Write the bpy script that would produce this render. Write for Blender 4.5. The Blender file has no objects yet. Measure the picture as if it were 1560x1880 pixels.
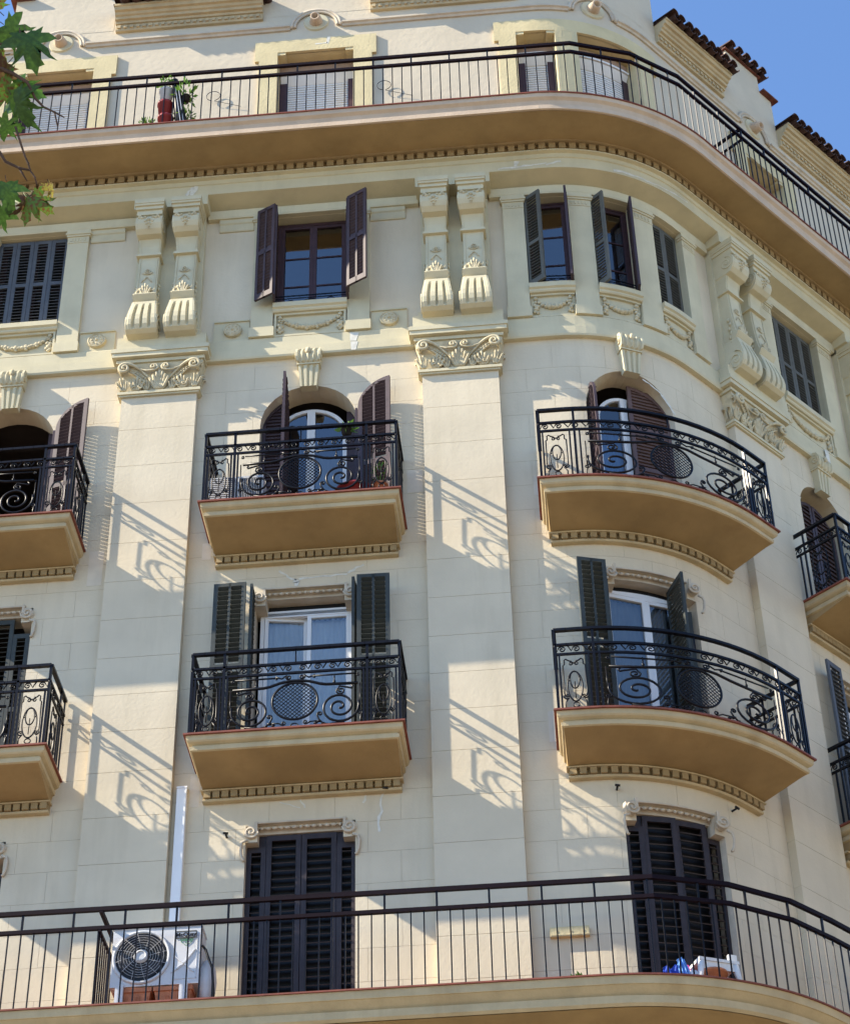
import bpy, math, random
from mathutils import Vector, Matrix
from math import sin, cos, pi, sqrt, atan2, radians
random.seed(7)
sc = bpy.context.scene
COL = sc.collection

# ---------------------------------------------------------------- camera, sky, sun, exposure
Z0 = 15.99                                   # street level lies 15.99 m below the second balcony
cam_d = bpy.data.cameras.new('camera'); cam = bpy.data.objects.new('camera', cam_d); COL.objects.link(cam)
RR = Vector((0.99579643, 0.08957124, -0.0191431)); UU = Vector((0.07146158, -0.62902611, 0.77409262)); FF = Vector((-0.05729493, 0.77220667, 0.63278286))
m = Matrix.Identity(4)
for i in range(3):
    m[i][0] = RR[i]; m[i][1] = UU[i]; m[i][2] = -FF[i]
m[0][3], m[1][3], m[2][3] = -0.2586, -22.2637, -14.3918 + Z0
cam.matrix_world = m
cam_d.sensor_fit = 'HORIZONTAL'; cam_d.sensor_width = 36; cam_d.lens = 3984.2458/1560*36
cam_d.clip_start = 0.1; cam_d.clip_end = 3000
sc.camera = cam

SUN = Vector((-3.75, -1.0, 3.05)).normalized()
w = bpy.data.worlds.new('World'); sc.world = w; w.use_nodes = True
nt = w.node_tree; nt.nodes.clear()
sky = nt.nodes.new('ShaderNodeTexSky'); sky.sky_type = 'NISHITA'; sky.sun_disc = False
sky.sun_elevation = math.asin(SUN.z); sky.sun_rotation = atan2(SUN.x, SUN.y) % (2*pi)
sky.air_density = 1.0; sky.dust_density = 0.05; sky.ozone_density = 6.0; sky.altitude = 20
bg = nt.nodes.new('ShaderNodeBackground'); bg.inputs['Strength'].default_value = 0.11
wo = nt.nodes.new('ShaderNodeOutputWorld')
nt.links.new(sky.outputs[0], bg.inputs[0]); nt.links.new(bg.outputs[0], wo.inputs[0])
sl = bpy.data.lights.new('sun', 'SUN'); sl.energy = 3.85; sl.angle = radians(0.53); sl.color = (1.0, 0.89, 0.71)
so = bpy.data.objects.new('sun', sl); COL.objects.link(so); so.location = (-30, -10, 45)
so.rotation_euler = SUN.to_track_quat('Z', 'Y').to_euler()
sc.view_settings.view_transform = 'Standard'; sc.view_settings.look = 'None'
sc.view_settings.exposure = 1.58; sc.view_settings.gamma = 1.0; sc.view_settings.use_curve_mapping = False
sc.render.engine = 'CYCLES'

# ---------------------------------------------------------------- materials
def base(name, rough=0.8, spec=0.3):
    mt = bpy.data.materials.new(name); mt.use_nodes = True
    n = mt.node_tree.nodes; b = n['Principled BSDF']
    b.inputs['Roughness'].default_value = rough; b.inputs['Specular IOR Level'].default_value = spec
    return mt, mt.node_tree, b
def mat(name, col, rough=0.8, spec=0.3, var=0.08, scale=3.0, bump=0.0, bscale=60.0, stain=None, stain_amt=0.0, metal=0.0, col2=None, streak=True):
    mt, t, b = base(name, rough, spec)
    b.inputs['Metallic'].default_value = metal
    N, L = t.nodes, t.links
    tc = N.new('ShaderNodeNewGeometry')
    def noise(sc_, det=4, vec=None, r=0.55):
        nz = N.new('ShaderNodeTexNoise'); nz.inputs['Scale'].default_value = sc_; nz.inputs['Detail'].default_value = det; nz.inputs['Roughness'].default_value = r
        L.new(vec or tc.outputs['Position'], nz.inputs['Vector']); return nz
    cur = None
    c2 = col2 or tuple(max(0, c*(1-var*2.2)) for c in col)
    mx = N.new('ShaderNodeMix'); mx.data_type = 'RGBA'
    mx.inputs[6].default_value = (*c2, 1); mx.inputs[7].default_value = (*col, 1)
    r1 = N.new('ShaderNodeMapRange'); r1.inputs[1].default_value = 0.32; r1.inputs[2].default_value = 0.62
    L.new(noise(scale).outputs[0], r1.inputs[0]); L.new(r1.outputs[0], mx.inputs[0]); cur = mx.outputs[2]
    if stain:
        mp = N.new('ShaderNodeMapping'); mp.inputs['Scale'].default_value = (2.2, 2.2, 0.28 if streak else 2.2)
        L.new(tc.outputs['Position'], mp.inputs[0])
        nz = noise(1.3, 6, mp.outputs[0], 0.65)
        r2 = N.new('ShaderNodeMapRange'); r2.inputs[1].default_value = 0.5; r2.inputs[2].default_value = 0.78; r2.inputs[4].default_value = stain_amt
        L.new(nz.outputs[0], r2.inputs[0])
        m2 = N.new('ShaderNodeMix'); m2.data_type = 'RGBA'; m2.inputs[7].default_value = (*stain, 1)
        L.new(cur, m2.inputs[6]); L.new(r2.outputs[0], m2.inputs[0]); cur = m2.outputs[2]
    L.new(cur, b.inputs['Base Color'])
    if bump:
        bp = N.new('ShaderNodeBump'); bp.inputs['Strength'].default_value = bump; bp.inputs['Distance'].default_value = 0.012
        L.new(noise(bscale, 3).outputs[0], bp.inputs['Height']); L.new(bp.outputs[0], b.inputs['Normal'])
    return mt
M = {}
M['wall'] = mat('wall_stucco', (0.65, 0.562, 0.415), var=0.05, scale=1.1, bump=0.22, bscale=22, stain=(0.47, 0.40, 0.28), stain_amt=0.5)
M['groove'] = mat('joint_mortar', (0.58, 0.50, 0.365), var=0.06, scale=4)
M['wall_hi'] = mat('attic_stucco', (0.59, 0.51, 0.385), var=0.04, scale=1.4, bump=0.5, bscale=9, stain=(0.50, 0.44, 0.34), stain_amt=0.25)
M['trim'] = mat('painted_trim', (0.60, 0.535, 0.365), var=0.05, scale=2.2, bump=0.15, bscale=40, stain=(0.40, 0.36, 0.24), stain_amt=0.42)
M['trim2'] = mat('yellow_trim', (0.63, 0.53, 0.31), var=0.06, scale=2.5, bump=0.4, bscale=25, stain=(0.45, 0.38, 0.22), stain_amt=0.4)
M['orn'] = mat('ornament_plaster', (0.61, 0.53, 0.355), var=0.12, scale=9, bump=0.3, bscale=50, stain=(0.34, 0.27, 0.15), stain_amt=0.6, streak=False)
M['hood'] = mat('hood_plaster', (0.58, 0.50, 0.39), var=0.08, scale=6, stain=(0.40, 0.30, 0.19), stain_amt=0.5, streak=False)
M['soffit'] = mat('ochre_soffit', (0.385, 0.265, 0.125), var=0.10, scale=1.5, bump=0.2, bscale=60, stain=(0.27, 0.175, 0.08), stain_amt=0.6, streak=False)
M['mould'] = mat('slab_moulding', (0.53, 0.42, 0.25), var=0.08, scale=3, bump=0.3, bscale=30, stain=(0.36, 0.26, 0.14), stain_amt=0.55)
M['mouldpink'] = mat('top_slab_fascia', (0.57, 0.44, 0.32), var=0.06, scale=3, bump=0.3, bscale=30, stain=(0.38, 0.27, 0.18), stain_amt=0.4)
M['dent'] = mat('dentil_ochre_shaded', (0.36, 0.26, 0.135), var=0.08, scale=6)  # ochre at the cornice; on small balconies, moulding colour darkened for lesser light
M['tilered'] = mat('red_floor_tile', (0.24, 0.075, 0.05), rough=0.6, var=0.14, scale=7)
M['roof'] = mat('old_roof_tile', (0.075, 0.038, 0.030), var=0.2, scale=8, stain=(0.05, 0.035, 0.03), stain_amt=0.6, streak=False)
M['rooflight'] = mat('red_roof_tile', (0.18, 0.065, 0.045), var=0.2, scale=8)
M['iron'] = mat('black_iron', (0.005, 0.0045, 0.007), rough=0.36, spec=0.22, var=0.1, scale=20)
M['ironrail'] = mat('dark_rail_iron', (0.010, 0.0045, 0.008), rough=0.6, spec=0.10, var=0.1, scale=20)
M['brown'] = mat('brown_shutter_paint', (0.062, 0.042, 0.050), rough=0.55, var=0.10, scale=10, stain=(0.15, 0.09, 0.09), stain_amt=0.4)
M['brown_lit'] = mat('lit_brown_shutter', (0.135, 0.085, 0.080), rough=0.6, var=0.10, scale=10, stain=(0.22, 0.16, 0.15), stain_amt=0.4)  # the brown shutter paint made lighter, as if lit, for the closed bay leaf
M['dbrown'] = mat('dark_brown_shutter', (0.037, 0.028, 0.031), rough=0.5, var=0.12, scale=10, stain=(0.07, 0.05, 0.055), stain_amt=0.35)
M['green'] = mat('green_shutter_paint', (0.044, 0.050, 0.046), rough=0.55, var=0.10, scale=10, stain=(0.09, 0.10, 0.095), stain_amt=0.4)
M['grey'] = mat('grey_green_shutter', (0.105, 0.105, 0.092), rough=0.6, var=0.08, scale=10, stain=(0.22, 0.22, 0.20), stain_amt=0.35)
M['bluegrey'] = mat('blue_grey_shutter', (0.085, 0.093, 0.108), rough=0.6, var=0.08, scale=10, stain=(0.20, 0.21, 0.22), stain_amt=0.35)
M['white'] = mat('white_frame', (0.78, 0.78, 0.78), rough=0.45, var=0.03)
M['blind'] = mat('white_roller_blind', (0.72, 0.70, 0.66), rough=0.6, var=0.04)
M['wood'] = mat('brown_window_wood', (0.060, 0.030, 0.035), rough=0.5, var=0.1, scale=12)
M['lintel'] = mat('attic_lintel', (0.36, 0.24, 0.17), var=0.1)
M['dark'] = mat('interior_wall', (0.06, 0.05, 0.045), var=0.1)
M['curtain'] = mat('white_curtain', (0.84, 0.86, 0.90), rough=0.9, var=0.05)
M['curtaindk'] = mat('grey_curtain', (0.30, 0.32, 0.36), rough=0.9, var=0.05)
M['filler'] = mat('white_filler', (0.70, 0.67, 0.59), var=0.10, scale=14)
M['patch'] = mat('fresh_render_patch', (0.67, 0.59, 0.475), var=0.05, scale=5)
M['acwhite'] = mat('ac_casing', (0.60, 0.61, 0.64), rough=0.45, var=0.03)
M['grille'] = mat('grille_wire', (0.48, 0.48, 0.50), rough=0.4)
M['black'] = mat('black_plastic', (0.012, 0.012, 0.014), rough=0.45)
M['acdark'] = mat('fan_plastic', (0.035, 0.035, 0.04), rough=0.5)
M['terra'] = mat('terracotta', (0.52, 0.20, 0.10), rough=0.7, var=0.12, scale=9)
M['redpl'] = mat('red_plastic', (0.26, 0.028, 0.03), rough=0.45)
M['blue'] = mat('blue_cloth', (0.03, 0.09, 0.55), var=0.25, scale=9)
M['lblue'] = mat('light_blue_cloth', (0.20, 0.42, 0.85), var=0.1)
M['magenta'] = mat('magenta_cloth', (0.42, 0.04, 0.25), var=0.1)
M['logo_k'] = mat('logo_black', (0.01, 0.01, 0.012), rough=0.5)
M['logo_g'] = mat('logo_green', (0.02, 0.22, 0.10), rough=0.5)
M['bark'] = mat('tree_bark', (0.10, 0.065, 0.05), var=0.2, scale=20, bump=0.4)
M['pavement'] = mat('pavement_slabs', (0.34, 0.28, 0.20), var=0.1, scale=1.5)
M['asphalt'] = mat('asphalt', (0.085, 0.078, 0.068), var=0.1, scale=2)
M['bounce_block'] = mat('bounce_block_stucco', (0.56, 0.47, 0.33), var=0.06)
M['plug'] = mat('yellowed_plastic', (0.60, 0.50, 0.30), rough=0.5)
def glass():
    mt = bpy.data.materials.new('window_glass'); mt.use_nodes = True; t = mt.node_tree; N, L = t.nodes, t.links; N.clear()
    o = N.new('ShaderNodeOutputMaterial'); mx = N.new('ShaderNodeMixShader'); tr = N.new('ShaderNodeBsdfTransparent'); gl = N.new('ShaderNodeBsdfGlossy'); fr = N.new('ShaderNodeFresnel')
    tr.inputs[0].default_value = (0.93, 0.95, 0.95, 1); gl.inputs['Roughness'].default_value = 0.02; fr.inputs[0].default_value = 2.6
    L.new(fr.outputs[0], mx.inputs[0]); L.new(tr.outputs[0], mx.inputs[1]); L.new(gl.outputs[0], mx.inputs[2]); L.new(mx.outputs[0], o.inputs[0]); return mt
M['glass'] = glass()
def leafmat(name, c1, c2, edge=None):
    mt, t, b = base(name, 0.5, 0.35); N, L = t.nodes, t.links
    tc = N.new('ShaderNodeTexCoord'); nz = N.new('ShaderNodeTexNoise'); nz.inputs['Scale'].default_value = 9; nz.inputs['Detail'].default_value = 5
    L.new(tc.outputs['Object'], nz.inputs['Vector'])
    mx = N.new('ShaderNodeMix'); mx.data_type = 'RGBA'; mx.inputs[6].default_value = (*c1, 1); mx.inputs[7].default_value = (*c2, 1)
    mr = N.new('ShaderNodeMapRange'); mr.inputs[1].default_value = 0.45; mr.inputs[2].default_value = 0.62
    L.new(nz.outputs[0], mr.inputs[0]); L.new(mr.outputs[0], mx.inputs[0]); L.new(mx.outputs[2], b.inputs['Base Color'])
    tl = N.new('ShaderNodeBsdfTranslucent'); L.new(mx.outputs[2], tl.inputs[0]); ms = N.new('ShaderNodeMixShader'); ms.inputs[0].default_value = 0.32
    o = N['Material Output']; L.new(b.outputs[0], ms.inputs[1]); L.new(tl.outputs[0], ms.inputs[2]); L.new(ms.outputs[0], o.inputs[0]); return mt
M['leaf1'] = leafmat('green_leaf', (0.038, 0.085, 0.016), (0.06, 0.13, 0.022))
M['leaf2'] = leafmat('turning_leaf', (0.10, 0.20, 0.03), (0.15, 0.05, 0.02))
M['leaf3'] = leafmat('brown_leaf', (0.085, 0.035, 0.02), (0.12, 0.09, 0.03))
M['leaf5'] = leafmat('lit_green_leaf', (0.07, 0.17, 0.02), (0.11, 0.22, 0.03))
M['leaf4'] = leafmat('yellow_leaf', (0.30, 0.27, 0.05), (0.16, 0.06, 0.03))
M['plant'] = leafmat('potplant_leaf', (0.10, 0.22, 0.03), (0.16, 0.30, 0.05))

# ---------------------------------------------------------------- facade coordinates: s along the wall, d out of it, z up
R, PHI = 2.4077, 0.8699
AE = R*PHI
def path(s, d):
    if s <= 0: return s, -d, 0.0
    if s < AE:
        t = s/R; return (R+d)*sin(t), R-(R+d)*cos(t), t
    e = s-AE
    return (R+d)*sin(PHI)+e*cos(PHI), R-(R+d)*cos(PHI)+e*sin(PHI), PHI
def P(s, d, z):
    x, y, t = path(s, d); return Vector((x, y, z+Z0))
def frame(s, d, z, rot=0.0):
    x, y, t = path(s, d)
    return Matrix.Translation((x, y, z+Z0)) @ Matrix.Rotation(t+rot, 4, 'Z')   # local x along wall, local -y outward
def srange(s0, s1, step=0.14, extra=()):
    pts = {round(s0, 5), round(s1, 5)} | {e for e in extra if s0 < e < s1}
    for e in (0.0, AE):
        if s0 < e < s1: pts.add(e)
    a, b = max(s0, 0.0), min(s1, AE)
    if b > a:
        n = max(1, int(math.ceil((b-a)/step)))
        for i in range(n+1): pts.add(a+(b-a)*i/n)
    out = []
    for p in sorted(pts):
        if not out or p-out[-1] > 1e-4: out.append(p)
    return out

class MB:
    def __init__(s): s.v = []; s.f = []; s.sm = []
    def add(s, vs, fs, smooth=False):
        o = len(s.v); s.v += [tuple(v) for v in vs]; s.f += [tuple(i+o for i in f) for f in fs]; s.sm += [smooth]*len(fs); return s
    def box(s, x0, x1, y0, y1, z0, z1, mx=None):
        vs = [Vector((x, y, z)) for x in (x0, x1) for y in (y0, y1) for z in (z0, z1)]
        if mx: vs = [mx @ v for v in vs]
        return s.add(vs, [(0, 1, 3, 2), (4, 6, 7, 5), (0, 4, 5, 1), (2, 3, 7, 6), (0, 2, 6, 4), (1, 5, 7, 3)])
    def sbox(s, s0, s1, d0, d1, z0, z1, step=0.14):
        return s.prof([(d0, z0), (d1, z0), (d1, z1), (d0, z1)], s0, s1, step)
    def prof(s, pr, s0, s1, step=0.14, caps=True, dfun=None):
        ss = srange(s0, s1, step); n = len(pr); vs = []
        for q in ss:
            for d, z in pr:
                vs.append(P(q, d+(dfun(q) if dfun else 0), z))
        fs = []
        for i in range(len(ss)-1):
            for j in range(n):
                k = (j+1) % n; fs.append((i*n+j, (i+1)*n+j, (i+1)*n+k, i*n+k))
        if caps: fs += [tuple(range(n)), tuple(reversed(range((len(ss)-1)*n, len(ss)*n)))]
        return s.add(vs, fs)
    def tube(s, pts, r, n=6, closed=False, cap=True, smooth=True):
        pts = [Vector(p) for p in pts]; k = len(pts)
        if k < 2: return s
        rr = r if isinstance(r, (list, tuple)) else [r]*k
        vs = []; prev = None
        for i, p in enumerate(pts):
            if closed: t = pts[(i+1) % k]-pts[i-1]
            else: t = pts[min(i+1, k-1)]-pts[max(i-1, 0)]
            if t.length < 1e-9: t = Vector((0, 0, 1))
            t.normalize()
            if prev is None:
                a = Vector((0, 0, 1)) if abs(t.z) < 0.9 else Vector((1, 0, 0)); u = t.cross(a).normalized()
            else:
                u = prev-t*prev.dot(t)
                if u.length < 1e-6: u = t.orthogonal()
                u.normalize()
            prev = u; v = t.cross(u)
            for j in range(n):
                a = 2*pi*j/n+pi/n; vs.append(p+(u*cos(a)+v*sin(a))*rr[i])
        fs = []
        for i in range(k if closed else k-1):
            for j in range(n):
                a, b = i*n+j, i*n+(j+1) % n; c, d = ((i+1) % k)*n+(j+1) % n, ((i+1) % k)*n+j
                fs.append((a, b, c, d))
        if cap and not closed: fs += [tuple(reversed(range(n))), tuple(range((k-1)*n, k*n))]
        return s.add(vs, fs, smooth and n > 4)
    def blob(s, c, rx, ry, rz, mx=None, nu=8, nv=6, jit=0):
        vs = []; fs = []
        for i in range(nv+1):
            th = pi*i/nv
            for j in range(nu):
                a = 2*pi*j/nu; k = 1+(random.random()-.5)*jit
                v = Vector((c[0]+rx*k*sin(th)*cos(a), c[1]+ry*k*sin(th)*sin(a), c[2]+rz*cos(th)))
                vs.append(mx @ v if mx else v)
        for i in range(nv):
            for j in range(nu): fs.append((i*nu+j, (i+1)*nu+j, (i+1)*nu+(j+1) % nu, i*nu+(j+1) % nu))
        return s.add(vs, fs, True)
    def disc(s, c, r, depth, mx=None, n=24, axis='y', r2=None):
        # short cylinder, axis along local -y from c
        r2 = r if r2 is None else r2
        vs = []
        for rr_, y in ((r, 0), (r2, -depth)):
            for j in range(n):
                a = 2*pi*j/n; v = Vector((c[0]+rr_*cos(a), c[1]+y, c[2]+rr_*sin(a))); vs.append(mx @ v if mx else v)
        fs = [(j, (j+1) % n, n+(j+1) % n, n+j) for j in range(n)]+[tuple(range(n)), tuple(range(n, 2*n))]
        return s.add(vs, fs)
    def build(s, name, mt, parent=None, mx=None, label=None, kind=None, smooth=None):
        me = bpy.data.meshes.new(name); me.from_pydata(s.v, [], s.f)
        me.materials.append(M[mt] if isinstance(mt, str) else mt)
        if any(s.sm) : me.polygons.foreach_set('use_smooth', [bool(x) for x in s.sm] if smooth is None else [smooth]*len(s.sm))
        me.validate(); me.update()
        o = bpy.data.objects.new(name, me); COL.objects.link(o)
        if parent: o.parent = parent
        if mx: o.matrix_world = mx
        if label: o['label'] = label
        if kind: o['kind'] = kind
        return o
def fixn(o):
    import bmesh
    bm = bmesh.new(); bm.from_mesh(o.data); bmesh.ops.recalc_face_normals(bm, faces=bm.faces); bm.to_mesh(o.data); bm.free(); return o
def inst(name, me, mx, parent, label=None):
    o = bpy.data.objects.new(name, me); COL.objects.link(o); o.parent = parent; o.matrix_world = mx
    if label: o['label'] = label
    return o
def empty(name, loc, label, cat, group=None):
    o = bpy.data.objects.new(name, None); COL.objects.link(o); o.location = loc; o.empty_display_size = 0.2
    o['label'] = label; o['category'] = cat
    if group: o['group'] = group
    bpy.context.view_layer.update()
    return o
def child(o, parent):
    o.parent = parent; o.matrix_parent_inverse = parent.matrix_world.inverted(); return o

# building root stays at the world origin so facade coordinates equal world coordinates
B = bpy.data.objects.new('apartment_building', None); COL.objects.link(B)
B['label'] = 'cream corner apartment block with rounded bay, iron balconies and tiled roofline'; B['category'] = 'building'
bpy.context.view_layer.update()

# ---------------------------------------------------------------- ground
g = MB(); g.add([(-600, -600, 0), (600, -600, 0), (600, 600, 0), (-600, 600, 0)], [(0, 1, 2, 3)])
o = g.build('road', 'asphalt'); o['kind'] = 'structure'
g = MB(); g.sbox(-60, 40, -1.5, 6.5, -Z0-0.2, -Z0+0.13)
o = g.build('pavement', 'pavement'); o['kind'] = 'structure'
g = MB(); g.box(-80, 60, -48, -19, -0.2, 0.13)
o = g.build('far_pavement', 'pavement'); o['kind'] = 'structure'

# ---------------------------------------------------------------- layout
C0, C1, C2, C3 = -7.735, -3.495, 1.02, 5.07           # window axes
PIL = [(-10.37, -9.31), (-6.131, -5.067), (-1.893, -0.829), (2.924, 3.988), (6.15, 7.21)]
DP = 0.12
ZL, ZS1, ZTOP = -3.505, 6.83, 10.83                     # long balcony, string course, top balcony
SMIN, SMAX = -10.4, 9.2

def arch_open(c, z0, hw, spring):
    def top(s):
        x = min(abs(s-c), hw); return spring+sqrt(max(0, hw*hw-x*x))*1.02
    ss = [c-hw*cos(pi*i/16) for i in range(17)]
    return dict(s0=c-hw, s1=c+hw, z0=z0, top=top, ss=ss, zt=spring+hw*1.02)
def rect_open(c, z0, z1, hw):
    return dict(s0=c-hw, s1=c+hw, z0=z0, top=lambda s: z1, ss=[c-hw, c+hw], zt=z1)
def hood_open(c, z0, z1, hw=0.66, hw2=0.515, zsh=None):
    zsh = z1-0.24 if zsh is None else zsh
    def top(s):
        return z1 if abs(s-c) <= hw2+1e-5 else zsh
    return dict(s0=c-hw, s1=c+hw, z0=z0, top=top, ss=[c-hw, c-hw2, c+hw2, c+hw], zt=z1)

OPEN = []
for c, hw in ((C0, .675), (C1, .675), (C2, .675), (C3+.02, .56)):
    OPEN.append(arch_open(c, 3.6, hw, 6.285-hw*1.02))
HZB, HZC = 2.72, -0.80
for c in (C0, C1, C2, C3+.02):
    k = 1 if c != C3+.02 else .86
    OPEN.append(hood_open(c, 0.0, HZB, .66*k, .515*k)); OPEN.append(hood_open(c, ZL, HZC, .66*k, .515*k))
def wall_cols(mb, s0, s1, d, z0, z1, opens, step=0.14):
    # vertical strips between samples, open where a doorway is
    ops = [o for o in opens if o['s1'] > s0 and o['s0'] < s1 and o['zt'] > z0 and o['z0'] < z1]
    ex = [q for o in ops for q in o['ss']]
    ss = srange(s0, s1, step, ex)
    for a, b in zip(ss[:-1], ss[1:]):
        mid = (a+b)/2; cuts = []
        for o in ops:
            if o['s0'] < mid < o['s1']:
                e = 1e-4 if len(o['ss']) < 10 else 0
                cuts.append((o['z0'], o['top'](a+e), o['top'](b-e)))
        cuts.sort(); la = lb = z0
        for c0, ta, tb in cuts:
            lo = max(c0, z0)
            if lo > la+1e-4 or lo > lb+1e-4:
                mb.add([P(a, d, la), P(b, d, lb), P(b, d, lo), P(a, d, lo)], [(0, 1, 2, 3)])
            la, lb = max(la, min(ta, z1)), max(lb, min(tb, z1))
        if z1 > min(la, lb)+1e-4:
            mb.add([P(a, d, la), P(b, d, lb), P(b, d, z1), P(a, d, z1)], [(0, 1, 2, 3)])

def block(s0, s1, z0, z1, opens, parent, mt='wall', d=0.0, dep=0.006, gap=0.0016):
    s0 += gap; s1 -= gap; z0 += gap; z1 -= gap
    ops = [o for o in opens if o['s1'] > s0 and o['s0'] < s1 and o['zt'] > z0+.01 and o['z0'] < z1-.01]
    ss = srange(s0, s1, .14, [q for o in ops for q in o['ss']])
    runs = []; cur = []
    for a, b in zip(ss[:-1], ss[1:]):
        mid = (a+b)/2; ba = bb = z0
        for o in ops:
            if o['s0'] < mid < o['s1']:
                e = 1e-4 if len(o['ss']) < 10 else 0
                ba, bb = max(ba, o['top'](a+e)), max(bb, o['top'](b-e))
        if min(ba, bb) >= z1-0.012:
            if cur: runs.append(cur); cur = []
            continue
        seg = (a, b, min(ba, z1-.002), min(bb, z1-.002))
        cur.append(seg)
    if cur: runs.append(cur)
    for r in runs:
        if r[-1][1]-r[0][0] < .03: continue
        mb = MB()
        for a, b, ba, bb in r:
            mb.add([P(a, d, ba), P(b, d, bb), P(b, d, z1), P(a, d, z1)], [(0, 1, 2, 3)])
            mb.add([P(a, d-dep, ba), P(b, d-dep, bb), P(b, d, bb), P(a, d, ba)], [(0, 1, 2, 3)])
            mb.add([P(a, d, z1), P(b, d, z1), P(b, d-dep, z1), P(a, d-dep, z1)], [(0, 1, 2, 3)])
        a, _, ba, _ = r[0]; mb.add([P(a, d-dep, ba), P(a, d, ba), P(a, d, z1), P(a, d-dep, z1)], [(0, 1, 2, 3)])
        _, b, _, bb = r[-1]; mb.add([P(b, d, bb), P(b, d-dep, bb), P(b, d-dep, z1), P(b, d, z1)], [(0, 1, 2, 3)])
        mb.build('stone_block', mt, parent)

# lower plain wall down to the street
mb = MB(); wall_cols(mb, SMIN, SMAX, -0.011, -Z0, ZL, []); mb.build('lower_wall', 'wall', B)
# four wall fields of scored stucco blocks between the pilasters
BAYS = [(-9.31, -6.131), (-5.067, -1.893), (-0.829, 2.924), (3.988, 6.15)]
for bi, (a, b) in enumerate(BAYS):
    mb = MB(); wall_cols(mb, a, b, -0.006, ZL, ZS1, OPEN)
    wall = mb.build('wall', 'groove', B)
    z = 6.71; row = 0
    while z > ZL:
        z0 = max(ZL, z-0.42)
        n = {0: 4, 1: 4, 2: 5, 3: 3}[bi]; L = (b-a)/n
        off = 0 if row % 2 == 0 else L/2
        k = -1
        while True:
            u0 = a+off+k*L; u1 = u0+L; k += 1
            if u0 >= b-.02: break
            u0c, u1c = max(u0, a), min(u1, b)
            if u1c-u0c < .05: continue
            if bi == 0 and u1c < -8.3: continue
            if bi == 3 and u0c > 6.0: continue
            if z0-(ZL) < 0 or z-z0 < .04: continue
            block(u0c, u1c, z0, z, OPEN, wall)
        z -= 0.42; row += 1
    mb = MB(); wall_cols(mb, a, b, 0.0, 6.71, ZS1, []); mb.build('wall', 'wall', B)
mb = MB(); wall_cols(mb, SMIN, -9.31, 0.0, ZL, ZS1, []); wall_cols(mb, 7.21, SMAX, 0, ZL, ZS1, []); mb.build('wall', 'wall', B)

# pilasters with one drum block per course
JZ = [6.2, 5.6, 4.94, 4.27, 3.59, 2.95, 2.33, 1.72, 1.15, .6, 0., -.64, -1.28, -1.9, -2.5, -3.05, ZL]
for a, b in PIL:
    mb = MB(); mb.sbox(a+.004, b-.004, -.05, DP-.008, -Z0, 6.2)
    pil = mb.build('pilaster', 'groove', B)
    for z1, z0 in zip(JZ[:-1], JZ[1:]):
        q = MB(); q.sbox(a, b, 0.0, DP, z0+.0024, z1-.0024); q.build('stone_block', 'wall', pil)
    q = MB(); q.sbox(a, b, -.02, DP, -Z0, ZL-.02); q.build('pilaster_base', 'wall', pil)

# upper storey wall (window band) and attic wall
UP = []
for c, hw in ((C0, .54), (C1, .54), (C3, .60)): UP.append(rect_open(c, 7.86, 9.76, hw))
AW = [(0.0, .325), (0.985, .325), (1.985, .32)]
for c, hw in AW: UP.append(rect_open(c, 7.86, 9.76, hw))
mb = MB(); wall_cols(mb, SMIN, SMAX, 0.0, ZS1, 10.6, UP); mb.build('upper_wall', 'wall', B)
AT = []
for c in (C0, C1): AT.append(rect_open(c, ZTOP, 13.62, .615))
AT.append(rect_open(.05, ZTOP, 13.64, .31)); AT.append(rect_open(1.28, ZTOP, 13.64, .56)); AT.append(rect_open(5.07, ZTOP, 13.4, .5))
mb = MB(); wall_cols(mb, SMIN, SMAX, 0.0, 10.6, 14.97, AT); mb.build('attic_wall', 'wall_hi', B)

# reveals and rooms behind every opening
def reveal(o, dep, mt, nm='reveal'):
    mb = MB(); ss = srange(o['s0'], o['s1'], .14, o['ss'])
    pts = [(o['s0'], o['z0'])]
    for a, b in zip(ss[:-1], ss[1:]):
        e = 1e-4 if len(o['ss']) < 10 else 0
        pts += [(a, o['top'](a+e)), (b, o['top'](b-e))]
    pts += [(o['s1'], o['z0'])]
    cl = [pts[0]]
    for p in pts[1:]:
        if abs(p[0]-cl[-1][0])+abs(p[1]-cl[-1][1]) > 2e-4: cl.append(p)
    for p, q in zip(cl[:-1], cl[1:]):
        mb.add([P(p[0], 0, p[1]), P(q[0], 0, q[1]), P(q[0], -dep, q[1]), P(p[0], -dep, p[1])], [(0, 1, 2, 3)])
    mb.sbox(o['s0']-.0, o['s1'], -dep, -.002, o['z0']-.06, o['z0']-.001)
    return mb.build(nm, mt, B)
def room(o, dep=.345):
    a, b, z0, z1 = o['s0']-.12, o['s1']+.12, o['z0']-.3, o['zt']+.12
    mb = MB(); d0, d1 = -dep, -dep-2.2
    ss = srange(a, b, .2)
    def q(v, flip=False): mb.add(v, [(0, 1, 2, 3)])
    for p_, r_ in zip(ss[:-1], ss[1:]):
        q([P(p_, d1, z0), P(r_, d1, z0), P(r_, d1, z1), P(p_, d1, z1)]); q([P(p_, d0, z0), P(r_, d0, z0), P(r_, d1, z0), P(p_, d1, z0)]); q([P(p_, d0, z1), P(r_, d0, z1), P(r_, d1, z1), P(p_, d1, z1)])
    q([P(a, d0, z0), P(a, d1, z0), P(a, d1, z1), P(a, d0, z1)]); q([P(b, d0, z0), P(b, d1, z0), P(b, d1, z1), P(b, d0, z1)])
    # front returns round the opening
    wall_cols(mb, a, b, d0+.002, z0, z1, [o]); mb.build('interior_wall', 'dark', B)
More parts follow.
